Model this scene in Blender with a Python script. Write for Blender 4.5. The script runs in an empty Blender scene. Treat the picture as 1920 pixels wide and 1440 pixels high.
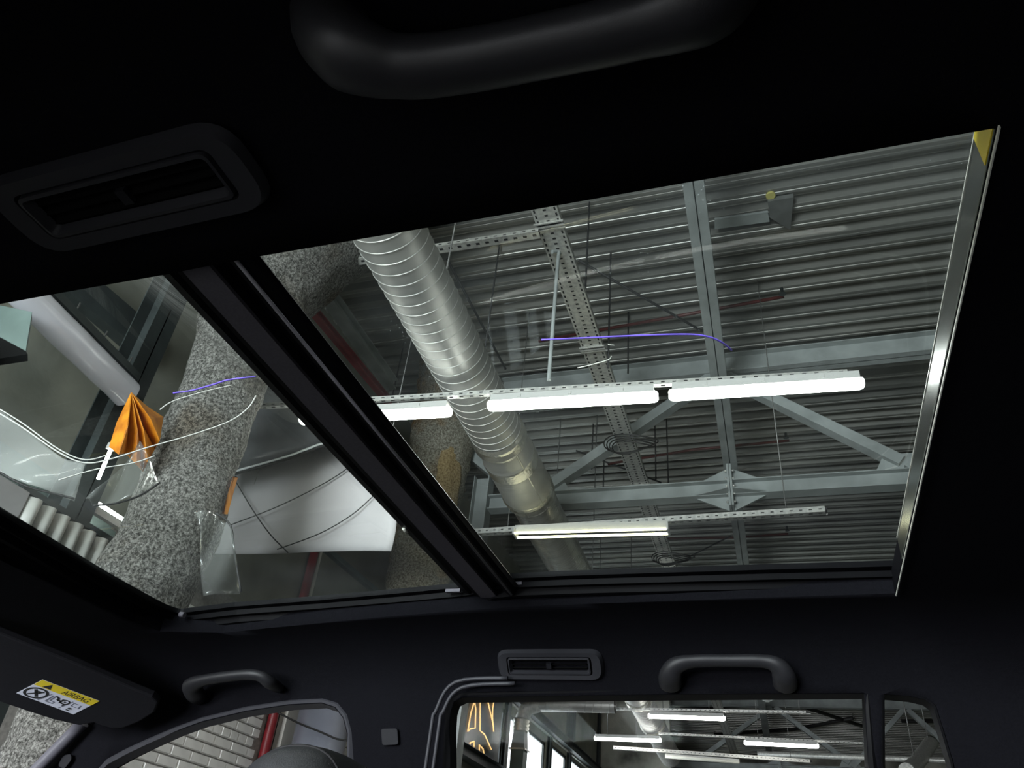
import bpy, bmesh, math, random
from mathutils import Vector, Matrix, noise
random.seed(7)
S = bpy.context.scene
COL = S.collection
PI = math.pi

# ---------------------------------------------------------------- camera
CZ = 1.15                                   # camera height above the garage floor
F = 1452.0
def _n(v):
    l = math.sqrt(sum(a*a for a in v)); return tuple(a/l for a in v)
_d1 = Vector(_n((-4684, 509, F))); _d2 = Vector((568, 1086, F)); _d2 = (_d2 - _d1*_d1.dot(_d2)).normalized()
_up = -_d1.cross(_d2)
ROWS = (-_d1, _d2, _up)                     # picture axes (right, down, forward) to the garage's axes
def ray(u, v):
    c = Vector((u-960, v-720, F)); return Vector([r.dot(c) for r in ROWS])
def atz(u, v, z): r = ray(u, v); return r*(z/r.z)
def aty(u, v, y): r = ray(u, v); return r*(y/r.y)
def atx(u, v, x): r = ray(u, v); return r*(x/r.x)
def onplane(u, v, p, n):
    r = ray(u, v); return r*(Vector(p).dot(Vector(n))/r.dot(Vector(n)))
cam_d = bpy.data.cameras.new('camera'); cam = bpy.data.objects.new('camera', cam_d); COL.objects.link(cam)
R3 = Matrix(((ROWS[0][0], -ROWS[0][1], -ROWS[0][2]), (ROWS[1][0], -ROWS[1][1], -ROWS[1][2]), (ROWS[2][0], -ROWS[2][1], -ROWS[2][2])))
cam.matrix_world = Matrix.Translation((0, 0, CZ)) @ R3.to_4x4()
cam_d.sensor_width = 36; cam_d.lens = F/1920*36; cam_d.clip_start = 0.02; cam_d.clip_end = 200
S.camera = cam
# ---------------------------------------------------------------- world, light, exposure
S.view_settings.view_transform = 'Standard'; S.view_settings.look = 'None'
S.view_settings.exposure = 1.3; S.view_settings.gamma = 1; S.view_settings.use_curve_mapping = False
W = bpy.data.worlds.new('daylight'); S.world = W; W.use_nodes = True
W.node_tree.nodes['Background'].inputs['Color'].default_value = (0.86, 0.93, 1.0, 1)
W.node_tree.nodes['Background'].inputs['Strength'].default_value = 1.6
TUBE = 11.0                                 # emission of the lit lamps
def lamp(name, loc, size, energy, rot, col=(1, 1, 1)):
    d = bpy.data.lights.new(name, 'AREA'); d.shape = 'RECTANGLE'; d.size, d.size_y = size; d.energy = energy; d.color = col
    o = bpy.data.objects.new(name, d); COL.objects.link(o); o.location = (loc[0], loc[1], loc[2]+CZ); o.rotation_euler = rot; return o
lamp('added_gate_light', (-3.2, -5.9, 1.0), (4.2, 4.0), 740, (PI/2, 0, 0), (0.93, 0.96, 1.0))   # added daylight in an invented gate, brightens bricks and columns
S.cycles.use_denoising = True
S.cycles.max_bounces = 8; S.cycles.transparent_max_bounces = 16
S.cycles.sample_clamp_indirect = 6

# ---------------------------------------------------------------- materials
def nodes(name):
    m = bpy.data.materials.new(name); m.use_nodes = True; nt = m.node_tree
    return m, nt, nt.nodes['Principled BSDF']
def mat(name, col, rough=0.6, metal=0.0, var=0.0, scale=8.0, col2=None, bump=0.0, bscale=60.0, detail=6.0, spec=0.5, lo=0.35, hi=0.65, stretch=None):
    m, nt, b = nodes(name); L = nt.links.new
    b.inputs['Roughness'].default_value = rough; b.inputs['Metallic'].default_value = metal
    b.inputs['Specular IOR Level'].default_value = spec
    b.inputs['Base Color'].default_value = (*col, 1)
    tc = nt.nodes.new('ShaderNodeTexCoord'); out = tc.outputs['Object']
    if stretch:
        mp = nt.nodes.new('ShaderNodeMapping'); mp.inputs['Scale'].default_value = stretch; L(out, mp.inputs['Vector']); out = mp.outputs[0]
    if var or col2:
        nz = nt.nodes.new('ShaderNodeTexNoise'); nz.inputs['Scale'].default_value = scale; nz.inputs['Detail'].default_value = detail
        L(out, nz.inputs['Vector'])
        cr = nt.nodes.new('ShaderNodeValToRGB')
        c2 = col2 if col2 else tuple(c*(1-var) for c in col)
        cr.color_ramp.elements[0].position = lo; cr.color_ramp.elements[0].color = (*c2, 1)
        cr.color_ramp.elements[1].position = hi; cr.color_ramp.elements[1].color = (*col, 1)
        L(nz.outputs['Fac'], cr.inputs['Fac']); L(cr.outputs[0], b.inputs['Base Color'])
    if bump:
        n2 = nt.nodes.new('ShaderNodeTexNoise'); n2.inputs['Scale'].default_value = bscale; n2.inputs['Detail'].default_value = 4
        L(out, n2.inputs['Vector'])
        bp = nt.nodes.new('ShaderNodeBump'); bp.inputs['Strength'].default_value = bump; bp.inputs['Distance'].default_value = 0.02
        L(n2.outputs['Fac'], bp.inputs['Height']); L(bp.outputs[0], b.inputs['Normal'])
    return m
def emis(name, col, st):
    m, nt, b = nodes(name); b.inputs['Base Color'].default_value = (*col, 1)
    b.inputs['Emission Color'].default_value = (*col, 1); b.inputs['Emission Strength'].default_value = st
    return m
def pane_mat(name, tint, refl=1.0, dirt=0.0, dscale=90.0, film=0.0):
    m = bpy.data.materials.new(name); m.use_nodes = True; nt = m.node_tree; nt.nodes.clear(); L = nt.links.new
    o = nt.nodes.new('ShaderNodeOutputMaterial'); t = nt.nodes.new('ShaderNodeBsdfTransparent'); t.inputs[0].default_value = (*tint, 1)
    g = nt.nodes.new('ShaderNodeBsdfGlossy'); g.inputs['Roughness'].default_value = 0.0 if not film else 0.12
    g.inputs['Color'].default_value = (1, 1, 1, 1)
    ge = nt.nodes.new('ShaderNodeNewGeometry'); dt = nt.nodes.new('ShaderNodeVectorMath'); dt.operation = 'DOT_PRODUCT'
    L(ge.outputs['Normal'], dt.inputs[0]); L(ge.outputs['Incoming'], dt.inputs[1])
    def mth(op, a, b):
        n = nt.nodes.new('ShaderNodeMath'); n.operation = op
        for i, x in enumerate((a, b)):
            if x is None: continue
            if isinstance(x, (int, float)): n.inputs[i].default_value = x
            else: L(x, n.inputs[i])
        return n.outputs[0]
    sch = mth('MULTIPLY', mth('POWER', mth('SUBTRACT', 1.0, mth('ABSOLUTE', dt.outputs['Value'], None)), 5.0), 0.96)
    fr = mth('MULTIPLY', mth('ADD', sch, 0.04), refl)    # Schlick reflectance, the same on both faces of a pane
    mx = nt.nodes.new('ShaderNodeMixShader'); L(fr, mx.inputs[0]); L(t.outputs[0], mx.inputs[1]); L(g.outputs[0], mx.inputs[2])
    last = mx
    if film:
        d = nt.nodes.new('ShaderNodeBsdfDiffuse'); d.inputs[0].default_value = (0.85, 0.88, 0.87, 1)
        m2 = nt.nodes.new('ShaderNodeMixShader'); m2.inputs[0].default_value = film
        L(last.outputs[0], m2.inputs[1]); L(d.outputs[0], m2.inputs[2]); last = m2
    if dirt:
        tc = nt.nodes.new('ShaderNodeTexCoord')
        v = nt.nodes.new('ShaderNodeTexVoronoi'); v.inputs['Scale'].default_value = dscale; v.inputs['Randomness'].default_value = 1
        L(tc.outputs['Object'], v.inputs['Vector'])
        nz = nt.nodes.new('ShaderNodeTexNoise'); nz.inputs['Scale'].default_value = 5; nz.inputs['Detail'].default_value = 3; L(tc.outputs['Object'], nz.inputs['Vector'])
        # speck size grows where the noise says the glass is dirty
        mr = nt.nodes.new('ShaderNodeMapRange'); mr.inputs[1].default_value = 0.5; mr.inputs[2].default_value = 0.75; mr.inputs[3].default_value = 0.0; mr.inputs[4].default_value = 0.17
        L(nz.outputs['Fac'], mr.inputs[0])
        lt = nt.nodes.new('ShaderNodeMath'); lt.operation = 'LESS_THAN'; L(v.outputs['Distance'], lt.inputs[0]); L(mr.outputs[0], lt.inputs[1])
        sm = nt.nodes.new('ShaderNodeMapRange'); sm.inputs[1].default_value = 0.45; sm.inputs[2].default_value = 0.8; sm.inputs[3].default_value = 0.0; sm.inputs[4].default_value = dirt*0.12
        L(nz.outputs['Fac'], sm.inputs[0])
        ml = nt.nodes.new('ShaderNodeMath'); ml.operation = 'MULTIPLY_ADD'; L(lt.outputs[0], ml.inputs[0]); ml.inputs[1].default_value = dirt; L(sm.outputs[0], ml.inputs[2])
        d = nt.nodes.new('ShaderNodeBsdfTranslucent'); d.inputs[0].default_value = (0.8, 0.9, 0.92, 1)
        m2 = nt.nodes.new('ShaderNodeMixShader'); L(ml.outputs[0], m2.inputs[0]); L(last.outputs[0], m2.inputs[1]); L(d.outputs[0], m2.inputs[2]); last = m2
    L(last.outputs[0], o.inputs[0])
    return m
M = {}
M['headliner'] = mat('headliner_fabric', (0.0075, 0.0075, 0.0098), 0.95, var=0.25, scale=260, bump=0.25, bscale=700, spec=0.04)
M['trim'] = mat('pillar_plastic', (0.011, 0.011, 0.014), 0.6, bump=0.08, bscale=900, spec=0.15)
M['doortrim'] = mat('door_frame_plastic', (0.042, 0.042, 0.05), 0.5, bump=0.05, bscale=900, spec=0.35)
M['handle'] = mat('handle_plastic', (0.021, 0.021, 0.024), 0.45, bump=0.06, bscale=1200, spec=0.35)
M['vent'] = mat('vent_plastic', (0.026, 0.026, 0.031), 0.5, bump=0.05, bscale=1200, spec=0.3)
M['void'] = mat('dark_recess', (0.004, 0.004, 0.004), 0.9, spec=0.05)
M['gloss'] = mat('gloss_black_rail', (0.004, 0.004, 0.006), 0.35, spec=0.16, var=0.2, scale=30)
M['matte'] = mat('matte_black_strip', (0.115, 0.108, 0.13), 0.6, var=0.15, scale=300, spec=0.3)
M['rubber'] = mat('rubber_seal', (0.006, 0.006, 0.007), 0.5, spec=0.12, var=0.2, scale=40)
M['leather'] = mat('black_leather', (0.035, 0.037, 0.042), 0.42, bump=0.2, bscale=500, spec=0.5, var=0.2, scale=60)
M['stitch'] = mat('seam_thread', (0.016, 0.016, 0.018), 0.6, spec=0.3)
M['paint'] = mat('car_paint', (0.02, 0.02, 0.022), 0.3, spec=0.5, var=0.1, scale=4)
M['visor'] = mat('visor_vinyl', (0.012, 0.012, 0.015), 0.8, bump=0.15, bscale=700, spec=0.15, var=0.15, scale=200)
M['white_label'] = mat('label_white', (0.62, 0.64, 0.74), 0.6, var=0.06, scale=40)
M['yellow_label'] = mat('label_yellow', (0.72, 0.56, 0.03), 0.6, var=0.08, scale=40)
M['ink'] = mat('label_ink', (0.02, 0.02, 0.02), 0.6)
M['ink_blue'] = mat('label_ink_grey', (0.16, 0.17, 0.22), 0.6)
M['deck'] = mat('galvanised_deck', (0.42, 0.415, 0.38), 0.38, metal=0.6, col2=(0.20, 0.205, 0.195), scale=1.3, lo=0.3, hi=0.7, stretch=(0.25, 1, 1))
M['steel'] = mat('grey_painted_steel', (0.36, 0.39, 0.385), 0.55, metal=0.0, var=0.3, scale=3)
M['steel_dark'] = mat('dark_painted_steel', (0.045, 0.055, 0.055), 0.5, var=0.4, scale=4)
M['galv'] = mat('galvanised_steel', (0.62, 0.62, 0.58), 0.42, metal=0.45, col2=(0.46, 0.46, 0.44), scale=26, lo=0.4, hi=0.6)
M['duct'] = mat('spiral_duct_metal', (0.50, 0.495, 0.465), 0.46, metal=0.55, col2=(0.36, 0.36, 0.345), scale=3.0, lo=0.3, hi=0.7, bump=0.05, bscale=7)
M['foil'] = mat('foil_tape', (0.74, 0.72, 0.64), 0.25, metal=0.9, bump=0.5, bscale=35)
M['rod'] = mat('threaded_rod', (0.30, 0.30, 0.29), 0.45, metal=0.6, var=0.3, scale=60)
M['black_rod'] = mat('dark_rod', (0.03, 0.03, 0.03), 0.6)
M['red_pipe'] = mat('red_pipe', (0.28, 0.018, 0.025), 0.45, var=0.35, scale=6)
M['darkred'] = mat('sprinkler_red', (0.09, 0.02, 0.018), 0.5, var=0.3, scale=6)
M['tube_on'] = emis('lit_tube', (1.0, 0.985, 0.95), TUBE)
M['tube_warm'] = emis('lit_warm_tube', (1.0, 0.92, 0.62), 4.5)
M['tube_off'] = mat('unlit_tube', (0.78, 0.78, 0.7), 0.3)
M['lamp_body'] = mat('lamp_housing', (0.5, 0.5, 0.48), 0.5)
M['wire'] = mat('black_cable', (0.02, 0.02, 0.02), 0.5)
M['reflection_pale'] = mat('drawn_reflection_line', (0.6, 0.6, 0.57), 0.4)
M['purple'] = mat('purple_reflection_line', (0.22, 0.13, 0.95), 0.5, var=0.2, scale=80)
M['concrete'] = mat('bare_concrete', (0.30, 0.30, 0.245), 0.85, col2=(0.14, 0.145, 0.12), scale=1.1, lo=0.3, hi=0.72, bump=0.15, bscale=14, detail=9)
M['stained'] = mat('stained_concrete', (0.52, 0.51, 0.44), 0.85, col2=(0.10, 0.10, 0.085), scale=0.8, lo=0.35, hi=0.6, bump=0.2, bscale=20, detail=10)
M['floor'] = mat('floor_concrete', (0.27, 0.27, 0.26), 0.5, var=0.25, scale=0.7)
M['mortar'] = mat('mortar', (0.30, 0.29, 0.27), 0.9, var=0.3, scale=30, bump=0.1)
M['brick'] = mat('white_brick', (0.86, 0.85, 0.82), 0.6, var=0.14, scale=5, bump=0.12, bscale=35)
M['white_paint'] = mat('white_painted_board', (0.72, 0.70, 0.64), 0.6, var=0.12, scale=3)
M['panel'] = mat('white_sheet', (0.40, 0.39, 0.398), 0.55, var=0.12, scale=1.6, bump=0.04, bscale=5)
M['blue_duct'] = mat('smooth_grey_duct', (0.44, 0.47, 0.58), 0.28, metal=0.35, var=0.15, scale=2)
M['green_steel'] = mat('green_grey_girder', (0.15, 0.205, 0.19), 0.5, var=0.35, scale=2.5)
M['sleeve'] = mat('white_plastic_sleeve', (0.86, 0.85, 0.93), 0.2, var=0.12, scale=5, bump=0.25, bscale=4, stretch=(1, 0.2, 1))
M['tarp'] = mat('dark_grey_tarp', (0.12, 0.125, 0.13), 0.2, var=0.35, scale=2.5, bump=0.15, bscale=3)
M['tarp_hem'] = mat('pale_tarp_hem', (0.55, 0.57, 0.58), 0.2)
M['orange'] = mat('orange_plastic', (0.80, 0.30, 0.02), 0.4, col2=(0.45, 0.13, 0.01), scale=9, lo=0.3, hi=0.6, bump=0.2, bscale=8)
M['blanket'] = mat('pleated_curtain', (0.5, 0.5, 0.47), 0.5, var=0.2, scale=9)
M['window_frame'] = mat('dark_window_frame', (0.05, 0.055, 0.055), 0.45, var=0.3, scale=4)
M['mural'] = mat('black_board', (0.012, 0.012, 0.012), 0.35, var=0.3, scale=3)
M['gold'] = emis('gold_outline', (1.0, 0.62, 0.25), 0.42)
M['yellow_bit'] = mat('yellow_disc', (0.55, 0.5, 0.15), 0.5)
M['roof_glass'] = pane_mat('tinted_roof_glass', (0.88, 0.92, 0.905), 0.45, dirt=0.16, dscale=170)
M['side_glass'] = pane_mat('side_glass', (0.96, 0.97, 0.965), 0.03)
M['haze_film'] = pane_mat('hazy_plastic_film', (0.9, 0.9, 0.88), 0.6, film=0.17)
M['film'] = pane_mat('clear_plastic_film', (0.93, 0.94, 0.93), 0.8, film=0.04)
M['polish'] = mat('polished_edge', (0.34, 0.36, 0.36), 0.16, metal=1.0, var=0.05, scale=3)
M['box_grey'] = mat('dull_grey_box', (0.13, 0.135, 0.13), 0.6, var=0.3, scale=5)
M['rail_black'] = mat('black_rail', (0.004, 0.004, 0.005), 0.45, spec=0.04, var=0.2, scale=30)
M['pillar_edge'] = mat('pillar_edge_plastic', (0.13, 0.125, 0.15), 0.5, var=0.15, scale=40, spec=0.3)
M['highlight_grey'] = mat('moulding_highlight_grey', (0.30, 0.29, 0.33), 0.3, var=0.2, scale=60)  # pale tone for the highlight drawn on the divider moulding
M['flex'] = mat('flexible_duct_foil', (0.72, 0.71, 0.66), 0.24, metal=0.9, var=0.2, scale=8, bump=0.15, bscale=30)
def roughcast(name, light, mid, dark, stain=None):
    m, nt, b = nodes(name); L = nt.links.new; b.inputs['Roughness'].default_value = 0.9; b.inputs['Specular IOR Level'].default_value = 0.2
    tc = nt.nodes.new('ShaderNodeTexCoord')
    n1 = nt.nodes.new('ShaderNodeTexNoise'); n1.inputs['Scale'].default_value = 42; n1.inputs['Detail'].default_value = 10; n1.inputs['Roughness'].default_value = 0.88
    L(tc.outputs['Object'], n1.inputs['Vector'])
    cr = nt.nodes.new('ShaderNodeValToRGB'); e = cr.color_ramp.elements
    e[0].position = 0.42; e[0].color = (*dark, 1); e[1].position = 0.58; e[1].color = (*light, 1)
    k = e.new(0.5); k.color = (*mid, 1)
    L(n1.outputs['Fac'], cr.inputs['Fac']); last = cr.outputs[0]
    if stain:
        n2 = nt.nodes.new('ShaderNodeTexNoise'); n2.inputs['Scale'].default_value = 1.7; n2.inputs['Detail'].default_value = 5; L(tc.outputs['Object'], n2.inputs['Vector'])
        c2 = nt.nodes.new('ShaderNodeValToRGB'); c2.color_ramp.elements[0].position = 0.52; c2.color_ramp.elements[1].position = 0.66
        L(n2.outputs['Fac'], c2.inputs['Fac'])
        mx = nt.nodes.new('ShaderNodeMix'); mx.data_type = 'RGBA'; mx.blend_type = 'MULTIPLY'
        L(c2.outputs[0], mx.inputs['Factor']); L(last, mx.inputs[6]); mx.inputs[7].default_value = (*stain, 1); last = mx.outputs[2]
    L(last, b.inputs['Base Color'])
    bp = nt.nodes.new('ShaderNodeBump'); bp.inputs['Strength'].default_value = 0.9; bp.inputs['Distance'].default_value = 0.03
    L(n1.outputs['Fac'], bp.inputs['Height']); L(bp.outputs[0], b.inputs['Normal'])
    return m
M['roughcast'] = roughcast('rough_sprayed_concrete', (0.58, 0.57, 0.53), (0.21, 0.205, 0.19), (0.035, 0.035, 0.03), (0.62, 0.55, 0.47))
M['roughcast2'] = roughcast('rough_flaking_concrete', (0.80, 0.76, 0.64), (0.42, 0.39, 0.31), (0.11, 0.09, 0.06), (0.9, 0.55, 0.25))
M['patch'] = roughcast('ochre_plaster', (0.85, 0.66, 0.36), (0.62, 0.46, 0.24), (0.22, 0.14, 0.06))

# ---------------------------------------------------------------- object helpers
def V(*a): return Vector(a)
def wloc(o):
    p = Vector((0, 0, 0))
    while o is not None: p += o.location; o = o.parent
    return p
def tag(o, label=None, cat=None, group=None, kind=None):
    if label: o['label'] = label
    if cat: o['category'] = cat
    if group: o['group'] = group
    if kind: o['kind'] = kind
    return o
def thing(name, loc, label, cat, group=None):
    o = bpy.data.objects.new(name, None); COL.objects.link(o); o.empty_display_size = 0.05
    o.location = (loc[0], loc[1], loc[2]+CZ); return tag(o, label, cat, group)
class MB:
    def __init__(s): s.v = []; s.f = []; s.sm = []
    def add(s, vs, fs, smooth=False):
        b = len(s.v); s.v += [Vector(p) for p in vs]; s.f += [tuple(b+i for i in f) for f in fs]; s.sm += [smooth]*len(fs); return s
    def box(s, c, d, ax=None):
        c = Vector(c); A = ax or (V(1, 0, 0), V(0, 1, 0), V(0, 0, 1)); vs = []
        for i in (-1, 1):
            for j in (-1, 1):
                for k in (-1, 1): vs.append(c + A[0]*(i*d[0]/2) + A[1]*(j*d[1]/2) + A[2]*(k*d[2]/2))
        return s.add(vs, [(0, 1, 3, 2), (4, 6, 7, 5), (0, 4, 5, 1), (2, 3, 7, 6), (0, 2, 6, 4), (1, 5, 7, 3)])
    def bar(s, p, q, w, h, up=V(0, 0, 1)):
        p, q = Vector(p), Vector(q); a = (q-p); l = a.length; a.normalize(); b = up.cross(a).normalized(); c = a.cross(b)
        return s.box((p+q)/2, (l, w, h), (a, b, c))
    def ibeam(s, p, q, w, h, t=0.012, up=V(0, 0, 1)):
        p, q = Vector(p), Vector(q); a = (q-p).normalized(); b = up.cross(a).normalized(); c = a.cross(b)
        s.bar(p, q, t, h, up); s.bar(p+c*(h/2-t/2), q+c*(h/2-t/2), w, t, up); s.bar(p-c*(h/2-t/2), q-c*(h/2-t/2), w, t, up); return s
    def tube(s, pts, r, n=10, caps=True, flat=1.0, ref=V(0, 0, 1)):
        pts = [Vector(p) for p in pts]; m = len(pts); rs = r if isinstance(r, (list, tuple)) else [r]*m
        b0 = len(s.v); prev = None
        for i, p in enumerate(pts):
            t = (pts[min(i+1, m-1)] - pts[max(i-1, 0)]).normalized()
            if prev is None:
                a = ref if abs(t.dot(ref)) < 0.95 else V(1, 0, 0); u = (a - t*a.dot(t)).normalized()
            else:
                u = (prev - t*prev.dot(t)).normalized()
            prev = u; w = t.cross(u)
            for k in range(n):
                an = 2*PI*k/n; s.v.append(p + u*(math.cos(an)*rs[i]*flat) + w*(math.sin(an)*rs[i]))
        for i in range(m-1):
            for k in range(n):
                s.f.append((b0+i*n+k, b0+i*n+(k+1) % n, b0+(i+1)*n+(k+1) % n, b0+(i+1)*n+k)); s.sm.append(True)
        if caps:
            s.f.append(tuple(b0+k for k in reversed(range(n)))); s.sm.append(False)
            s.f.append(tuple(b0+(m-1)*n+k for k in range(n))); s.sm.append(False)
        return s
    def prism(s, poly, off, smooth=False):
        poly = [Vector(p) for p in poly]; off = Vector(off); n = len(poly)
        return s.add(poly + [p+off for p in poly], [tuple(range(n)), tuple(reversed(range(n, 2*n)))] + [(i, i+n, (i+1) % n + n, (i+1) % n) for i in range(n)], smooth)
    def ring(s, a, b):                                   # quads between two closed loops
        n = len(a); return s.add(list(a)+list(b), [(i, (i+1) % n, n+(i+1) % n, n+i) for i in range(n)], True)
    def grid(s, fn, nu, nv, smooth=True, skip=None):
        vs = [fn(i/nu, j/nv) for i in range(nu+1) for j in range(nv+1)]
        fs = [(i*(nv+1)+j, (i+1)*(nv+1)+j, (i+1)*(nv+1)+j+1, i*(nv+1)+j+1) for i in range(nu) for j in range(nv) if not (skip and skip(i, j))]
        return s.add(vs, fs, smooth)
    def mesh(s, name, off=V(0, 0, 0)):
        me = bpy.data.meshes.new(name)
        me.from_pydata([tuple(p+V(0, 0, CZ)-off) for p in s.v], [], s.f); me.validate()
        bm = bmesh.new(); bm.from_mesh(me); bmesh.ops.recalc_face_normals(bm, faces=bm.faces); bm.to_mesh(me); bm.free()
        if len(me.polygons) == len(s.sm): me.polygons.foreach_set('use_smooth', s.sm)
        me.update(); return me
    def build(s, name, material, parent=None, label=None, bevel=0, solid=0):
        off = wloc(parent) if parent else V(0, 0, 0)
        top = parent is None
        if top and s.v:                                  # origin of a one-mesh thing at its own middle
            lo = Vector([min(p[i] for p in s.v) for i in range(3)]); hi = Vector([max(p[i] for p in s.v) for i in range(3)])
            off = (lo+hi)/2 + V(0, 0, CZ)
        o = bpy.data.objects.new(name, s.mesh(name, off)); COL.objects.link(o); o.data.materials.append(M[material] if isinstance(material, str) else material)
        if top: o.location = off
        else: o.parent = parent
        if label: o['label'] = label
        if solid: md = o.modifiers.new('thickness', 'SOLIDIFY'); md.thickness = solid; md.offset = 0
        if bevel:
            md = o.modifiers.new('edge', 'BEVEL'); md.width = bevel; md.segments = 2; md.limit_method = 'ANGLE'
        return o
def structure(name, mb, material, label, parent=None):
    o = mb.build(name, material, parent); 
    if parent is None: tag(o, label, kind='structure')
    return o
def fillet(poly, rad, n=5):                              # rounds the corners of a polygon of 3-D points
    out = []; m = len(poly); poly = [Vector(p) for p in poly]
    for i in range(m):
        p, a, b = poly[i], poly[i-1], poly[(i+1) % m]; r = rad[i] if isinstance(rad, (list, tuple)) else rad
        la, lb = (a-p).length, (b-p).length; ra, rb = min(r, la*0.48), min(r, lb*0.48)
        s, e = p+(a-p).normalized()*ra, p+(b-p).normalized()*rb
        for k in range(n+1):
            t = k/n; out.append(s*(1-t)**2 + p*(2*t*(1-t)) + e*t*t)
    return out
def smooth_path(pts, n=6):
    pts = [Vector(p) for p in pts]; out = []
    for i in range(len(pts)-1):
        p0, p1, p2, p3 = pts[max(i-1, 0)], pts[i], pts[i+1], pts[min(i+2, len(pts)-1)]
        for k in range(n):
            t = k/n; out.append(0.5*((2*p1) + (p2-p0)*t + (2*p0-5*p1+4*p2-p3)*t*t + (3*p1-p0-3*p2+p3)*t**3))
    out.append(pts[-1]); return out
def perforated(mb, o, du, dv, length, rows, width, pitch=0.05):
    """flat plate from o along du (length) and dv (width); rows = [(v centre, slot width, slot length)] punched through once per pitch"""
    du, dv = Vector(du).normalized(), Vector(dv).normalized(); vb = [0]; kind = []
    for c, w, l in rows:
        vb += [c-w/2, c+w/2]; kind += [0, l]
    vb.append(width); kind.append(0); n = int(length/pitch)
    for i in range(n):
        u0 = i*pitch
        for j in range(len(kind)):
            l = kind[j]
            segs = [(u0, u0+pitch)] if not l else [(u0, u0+(pitch-l)/2), (u0+(pitch+l)/2, u0+pitch)]
            for a, b in segs:
                mb.add([o+du*a+dv*vb[j], o+du*b+dv*vb[j], o+du*b+dv*vb[j+1], o+du*a+dv*vb[j+1]], [(0, 1, 2, 3)])
    return mb
def copy_tree(o, loc, label=None, name=None):
    c = o.copy(); COL.objects.link(c)
    if loc is not None: c.location = loc
    if label: c['label'] = label
    for ch in o.children:
        d = ch.copy(); COL.objects.link(d); d.parent = c
        for g in ch.children:
            e = g.copy(); COL.objects.link(e); e.parent = d
    return c

# ================================================================ the garage shell
XF, XR, YN, YB, ZD, ZF = -5.5, 9.0, -6.0, 36.0, 6.75, -CZ
mb = MB().box((1.75, 15, ZF-0.1), (14.9, 42.6, 0.2)); structure('floor', mb, 'floor', 'grey concrete garage floor under the car')
# roof deck: trapezoidal sheets, four ribs each
deck = bpy.data.objects.new('ceiling', None); COL.objects.link(deck); deck.location = (0, 0, ZD+CZ); tag(deck, 'ribbed galvanised steel roof deck over the whole garage', kind='structure')
PITCH = 0.039*ZD
prof = [(0, 0), (0.006, -0.004), (0.040, -0.004), (0.046, 0.004), (0.056, 0.004), (0.062, -0.004), (0.092, -0.004), (0.098, 0), (0.114, 0.108), (0.122, 0.115), (0.150, 0.115), (0.156, 0.105), (0.196, 0.105), (0.202, 0.115), (0.234, 0.115), (0.246, 0.108)]
sc = PITCH/0.2633
mb = MB(); pts = []
for k in range(4): pts += [((k*0.2633+a)*sc, b) for a, b in prof]
pts.append((4*0.2633*sc, 0)); pts.append(((4*0.2633+0.09)*sc, -0.004))
for (a, b), (c, d) in zip(pts[:-1], pts[1:]):
    mb.add([(XF, a, b+ZD), (XR, a, b+ZD), (XR, c, d+ZD), (XF, c, d+ZD)], [(0, 1, 2, 3)])
first = mb.build('deck_sheet', 'deck', deck)
y0 = 0.859*ZD - 0.05 - 12*4*PITCH
ny = int((YB-y0)/(4*PITCH))+1
for k in range(ny):
    o = first if k == 0 else first.copy()
    if k: COL.objects.link(o); o.parent = deck
    o.location = (0, y0+k*4*PITCH, 0)
mb = MB().box((1.75, 15, ZD+0.2), (14.9, 42.6, 0.1)); structure('trim_1', mb, 'steel_dark', 'dark roof boarding lying on top of the steel deck')
# walls
def wall_with_holes(name, fn, u0, u1, v0, v1, holes, material, label, thick):
    us = sorted({u0, u1} | {h[0] for h in holes} | {h[1] for h in holes}); vs = sorted({v0, v1} | {h[2] for h in holes} | {h[3] for h in holes}); mb = MB()
    for a, b in zip(us[:-1], us[1:]):
        for c, d in zip(vs[:-1], vs[1:]):
            if any(h[0] <= a and b <= h[1] and h[2] <= c and d <= h[3] for h in holes): continue
            P = [fn(a, c), fn(b, c), fn(b, d), fn(a, d)]; mb.prism(P, thick)
    return structure(name, mb, material, label)
WIN = [(13.05, 13.45, 0.6, 3.25), (15.60, 15.9, 0.6, 3.66), (16.1, 19.0, 0.6, 3.66), (19.5, 21.0, 0.6, 3.74), (21.3, 22.9, 0.6, 3.80)]
wall_f = wall_with_holes('wall_front', lambda a, c: V(XF, a, c), YN, YB, ZF, ZD+0.3, WIN, 'concrete', 'bare greenish concrete wall in front of the car', (-0.08, 0, 0))
structure('wall_back', MB().box((1.75, YB+0.1, 2.8), (14.9, 0.2, 8.6)), 'stained', 'stained concrete wall at the far end of the garage')
structure('wall_side', MB().box((XR+0.1, 15, 2.8), (0.2, 42.6, 8.6)), 'concrete', 'bare concrete wall behind the car')
wall_with_holes('wall_added_gate', lambda a, c: V(a, YN, c), XF, XR, ZF, ZD+0.3, [(-5.2, -0.8, ZF, 3.2)], 'concrete', 'concrete wall with a gate opening added for daylight', (0, -0.2, 0))  # the gate opening is added, unseen, to go with the daylight source
mb = MB().box((-4.45, 25.1, 2.8), (2.1, 0.3, 7.9)); structure('wall_return', mb, 'stained', 'blotchy concrete pier projecting from the window wall')

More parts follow.
